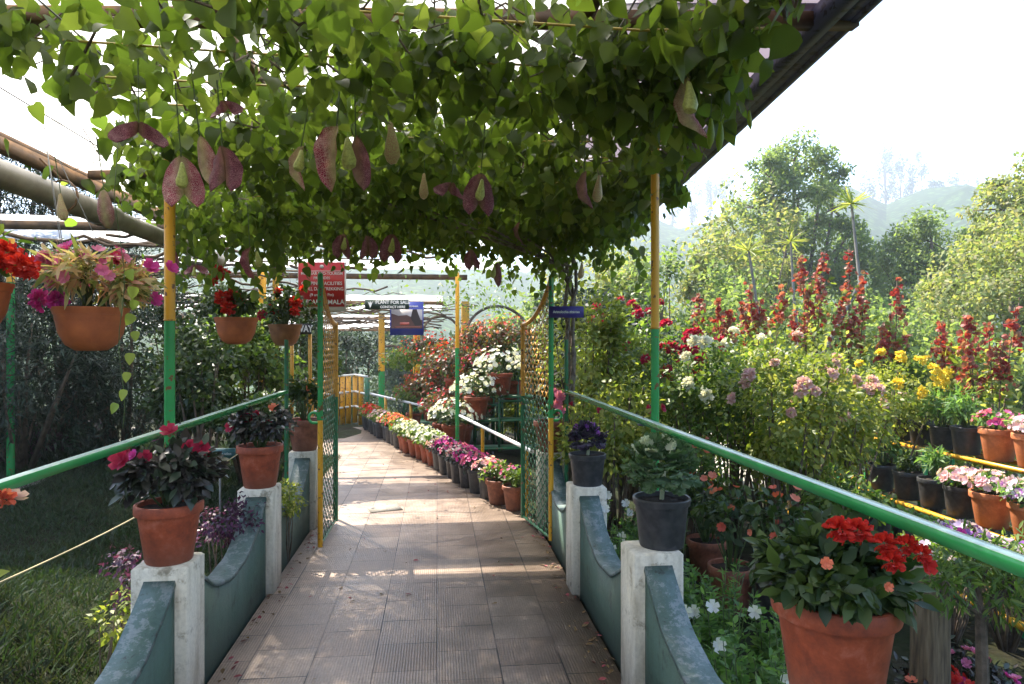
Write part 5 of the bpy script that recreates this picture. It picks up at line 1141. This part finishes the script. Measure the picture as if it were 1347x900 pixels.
for k, (px, py, t, mt) in enumerate([(962, 700, 4.4, 'terracotta_brown'), (1025, 725, 4.2, 'black_plastic'), (930, 690, 5.0, 'terracotta_brown')]):
    p = at(px, py, t); p[2] = gz(p[0], p[1]); potted(tuple(p), .15, .3, mt, 'clay' if k != 1 else 'plastic', (OVAL, 260, .06, 'shade_leaf', .2, .3, .25), dict(n=8, s=.05, mat='coral_petal'), ['brown pot of shaded leaves standing on the soil below the handrail', 'black pot standing on the soil by the shelf leg', 'brown pot half hidden behind the green kale'][k], 'pots standing on the soil')
# stump and small tree
p = at(1223, 760, 3.3); p[2] = gz(p[0], p[1]); st = thing('wooden_stump', 'thick weathered wooden post standing behind the big terracotta pot', 'wooden post', tuple(p))
g = Geo(); hh = at(1223, 752, 3.3)[2] - p[2]; a = np.linspace(0, 2 * math.pi, 40, endpoint=False)
V = []
for z in (-.05, hh * .5, hh - .01, hh):
    for t in a: rad_ = .082 * (1 + .05 * math.sin(5 * t) + .03 * math.sin(11 * t)) * (.97 if z == hh else 1) + .004 * (z < .1); V.append((rad_ * math.cos(t), rad_ * math.sin(t), z))
g.add(V, [(i * 40 + j, i * 40 + (j + 1) % 40, (i + 1) * 40 + (j + 1) % 40, (i + 1) * 40 + j) for i in range(3) for j in range(40)] + [tuple(120 + j for j in range(40))])
def woodmat():
    m, nt, out = newmat('old_wood'); tc = N(nt, 'ShaderNodeTexCoord'); mp = N(nt, 'ShaderNodeMapping'); mp.inputs['Scale'].default_value = (14, 14, 1.2); nt.links.new(tc.outputs['Object'], mp.inputs[0])
    n_ = noise(nt, 4, 6, vec=mp.outputs[0]); c = ramp(nt, n_, [(.3, (.05, .035, .022)), (.55, (.17, .125, .075)), (.75, (.26, .2, .13))]); p_ = N(nt, 'ShaderNodeBsdfPrincipled'); nt.links.new(c, p_.inputs[0]); p_.inputs['Roughness'].default_value = .85
    nt.links.new(bump(nt, n_, .6, .01), p_.inputs['Normal']); nt.links.new(p_.outputs[0], out.inputs[0]); return m
M['old_wood'] = woodmat(); g.build('trunk', 'old_wood', st)
b = at(1284, 880, 3.0); b[2] = gz(b[0], b[1]); tr = thing('small_tree', 'small crooked tree with purple flowers beside the wooden post', 'small tree', tuple(b)); g = Geo()
tops = [at(*q) - b for q in [(1300, 745, 3.0), (1255, 740, 3.0), (1335, 760, 3.05), (1245, 765, 2.9), (1320, 790, 2.95), (1280, 725, 3.1), (1345, 725, 3.1)]]; fk = at(1290, 808, 3.0) - b
g.tube([(0, 0, -.05), fk * .5 + (.02, 0, 0), fk], [.03, .026, .022], 8)
for t in tops: g.tube([fk, (fk + t) / 2 + dirs(1)[0] * .02, t], [.014, .009, .004], 6)
g.build('trunk', 'bark', tr, smooth=True); g = Geo()
for t in tops: n = 170; P = t + dirs(n) * RNG.random((n, 1)) ** .5 * .11; leaves(g, P, P - t, LANCE, .05)
g.build('crown', 'green_leaf', tr, smooth=True)
for q in [(1240, 700, 3.0), (1262, 702, 3.0), (1250, 712, 2.95), (1320, 728, 3.0)]: link('flower', SING['magenta_petal'], tr, at(*q) - b, (1.2, 0, 0), .05)

# ------------------------------------------------------------------ trees
def tree(px, ytop, t, w_, zb, n, leaf, mat, label, k=40, group='trees across the valley', spread=.25, frac=.62, lean=0):
    ytop -= (450 - ytop) * .07 + 3; frac = .8 if n == 30000 else frac; top = at(px, ytop, t); base = np.array([top[0] + lean, top[1], zb]); H = top[2] - zb; root = thing('tree', label, 'tree', tuple(base), group)
    rz_ = H * frac / 2; c = np.array([-lean, 0, H - rz_]); P, rel, cc = clumps(c, (w_ / 2, w_ / 2, rz_), n, k + (35 if n == 30000 else 15), spread, .5 if n == 30000 else .62)
    g = Geo(); leaves(g, P, rel, SMALL, leaf, out=.4); g.build('crown', mat, root)
    g = Geo(); r0 = H * .018; fk = np.array([-lean * .4, 0, H * (1 - frac) * .8]); g.tube([(0, 0, -.3), fk * .5 + (r0, 0, 0), fk, c + (0, 0, rz_ * .4)], [r0 * 1.3, r0, r0 * .85, r0 * .25], 8)
    for q in cc[:18]: s_ = rr(.0, .7); o_ = fk * (1 - s_) + (c) * s_; g.tube([o_, (o_ + q) / 2 + dirs(1)[0] * H * .02, q], [r0 * .3, r0 * .16, r0 * .05], 5)
    g.build('trunk', 'bark', root); return root
TR = [ # px ytop dist width zb n leaf mat label
 (985, 262, 30, 5.0, -7, 9000, .24, 'tree_leaf_yellow', 'lighter tree leaning at the left foot of the tallest tree'),
 (1125, 320, 36, 5.0, -7, 8000, .26, 'tree_leaf', 'tree low at the right of the tallest tree'),
 (1330, 310, 19, 4.6, -5, 14000, .15, 'tree_leaf_yellow', 'nearer pale tree low at the right edge'),
 (935, 318, 24, 5.0, -6, 10000, .2, 'tree_leaf_yellow', 'pale sunlit tree right of the garden post'),
 (870, 345, 20, 5.0, -5, 10000, .18, 'tree_leaf', 'bushy bright tree just behind the garden post'),
 (800, 330, 22, 5.0, -5, 9000, .18, 'tree_leaf_yellow', 'pale bushy tree behind the purple name board'),
 (1010, 380, 17, 4.6, -5, 9000, .16, 'tree_leaf', 'green tree low behind the red-flowered shrubs'),
 (1110, 400, 18, 4.8, -5, 9000, .16, 'tree_leaf', 'dark green tree low behind the highest spike'),
 (1180, 420, 16, 4.6, -5, 8000, .15, 'tree_leaf', 'low tree behind the marigold bushes'),
 (1270, 440, 14, 4.0, -4.5, 8000, .14, 'tree_leaf', 'low blue-green tree behind the upper shelf'),
 (720, 400, 18, 4.0, -3, 6000, .16, 'tree_leaf', 'tree seen through the right gate leaf'),
 (470, 430, 30, 6.0, -6, 7000, .22, 'far_leaf', 'bluish tree beyond the far roof, left of the picture board'),
 (560, 425, 34, 7.0, -6, 7000, .24, 'far_leaf', 'bluish tree beyond the far roof, right of the picture board'),
 (640, 430, 28, 5.0, -5, 6000, .22, 'far_leaf', 'hazy tree above the red flower heap'),
 (360, 400, 26, 6.0, -2, 6000, .22, 'far_leaf', 'hazy tree behind the hanging bowls'),
]
def lobed_tree(lobes, t, bpx, zb, per, leaf, mat, label):
    base = at(bpx, 450, t); base[2] = zb; root = thing('tree', label, 'tree', tuple(base), 'trees across the valley'); g = Geo(); gt = Geo(); H = at(bpx, min(l[1] for l in lobes), t)[2] - zb
    fk = np.array([0, 0, H * .42]); gt.tube([(0, 0, -.3), fk * .5 + (.1, 0, 0), fk], [H * .024, H * .018, H * .014], 8)
    for px, py, r in lobes:
        c = at(px, py, t + rr(-1.2, 1.2)) - base; k = 16; d = dirs(k); d[:, 2] = d[:, 2] * .9 + .12; cc = c + d * r * (.55 + .4 * RNG.random((k, 1))); n = int(per * r * r)
        idx = RNG.integers(0, k, n); rel = dirs(n) * RNG.random((n, 1)) ** .45; P = cc[idx] + rel * r * .42 * np.array([1, 1, .7]) * (.6 + .7 * RNG.random(k))[idx][:, None]
        leaves(g, P, rel + (P - c) / r * .6, SMALL, leaf, out=.5)
        gt.tube([fk, (fk + c) / 2 + dirs(1)[0] * .3, c], [H * .009, H * .006, H * .003], 6)
        for q in cc[:6]: gt.tube([c, (c + q) / 2, q], [H * .003, H * .002, H * .001], 4)
    g.build('crown', mat, root); gt.build('trunk', 'bark', root); return root
lobed_tree([(1045, 212, 1.7), (1012, 232, 1.3), (1082, 228, 1.35), (1050, 262, 1.6), (998, 275, 1.25), (1095, 275, 1.3), (1040, 315, 1.7), (990, 330, 1.3), (1105, 325, 1.4), (1065, 370, 1.8), (1005, 385, 1.6)], 34, 1052, -7, 1000, .19, 'tree_leaf', 'tall rounded tree standing highest against the white sky')
lobed_tree([(1225, 318, 1.5), (1190, 335, 1.3), (1262, 335, 1.3), (1225, 360, 1.7), (1180, 380, 1.4), (1275, 375, 1.4), (1230, 410, 1.8), (1180, 430, 1.5)], 30, 1228, -7, 1100, .18, 'tree_leaf', 'broad round green tree right of the red spikes')
lobed_tree([(1345, 240, 1.1), (1320, 275, 1.1), (1360, 290, 1.3), (1325, 325, 1.2), (1310, 365, 1.2), (1350, 370, 1.3), (1320, 415, 1.3), (1365, 430, 1.3)], 22, 1350, -5.5, 1300, .16, 'tree_leaf_yellow', 'yellowish tree with hanging foliage at the right edge')
TR.append((-330, -600, 5.8, 3.2, 0, 9000, .11, 'hedge_leaf', 'tall dark unseen tree added past the left edge to shade the lawn'))  # out of view, added only to throw shade on the left lawn
for a in TR: tree(*a)
c = at(795, 415, 9.5); bush((c[0], c[1], 1.3), (1.0, .8, .95), 7000, SMALL, .11, 'hedge_leaf', 'dark rounded evergreen behind the right gate leaf', 'conifer', 'conifer', k=40)
for k, (px, dy, hh, w_) in enumerate([(1165, 205, 400, 9), (1200, 212, 395, 16), (1185, 225, 392, 12), (1258, 240, 405, 12), (1275, 248, 405, 14), (885, 245, 430, 10), (910, 240, 430, 12), (935, 248, 430, 10), (955, 246, 430, 9), (1230, 252, 390, 14), (1140, 240, 395, 8)]):
    t = hh; p = at(px, dy, t); zb = gz(p[0], p[1]) - 1
    tree(px, dy, t, w_, zb, 900, 1.5, 'far_leaf', ['first thin tree on the hill crest right of the tall tree', 'densest crest tree standing like a spire', 'low crest tree under the spire tree', 'crest tree right of the spire, first of two', 'crest tree right of the spire, second of two', 'crest tree on the blue hill, leftmost',
         'crest tree on the blue hill, second from left', 'crest tree on the blue hill, third from left', 'crest tree on the blue hill, rightmost', 'broad low tree on the crest dip', 'crest tree peeping beside the tall tree'][k], 12, 'trees on the hill crest', .35, .75)

# ------------------------------------------------------------------ haze
g = Geo(); g.box((-700, -700, -40), (900, 900, 140)); hz = g.build('haze', [], None)
m, nt, out = newmat('haze'); pv = N(nt, 'ShaderNodeVolumePrincipled'); pv.inputs['Density'].default_value = .001
pv.inputs['Color'].default_value = (.80, .88, 1, 1); pv.inputs['Anisotropy'].default_value = .3
nt.links.new(pv.outputs[0], out.inputs['Volume']); hz.data.materials.append(m); tag(hz, 'thin bluish morning haze over the valley', 'haze', kind='stuff')
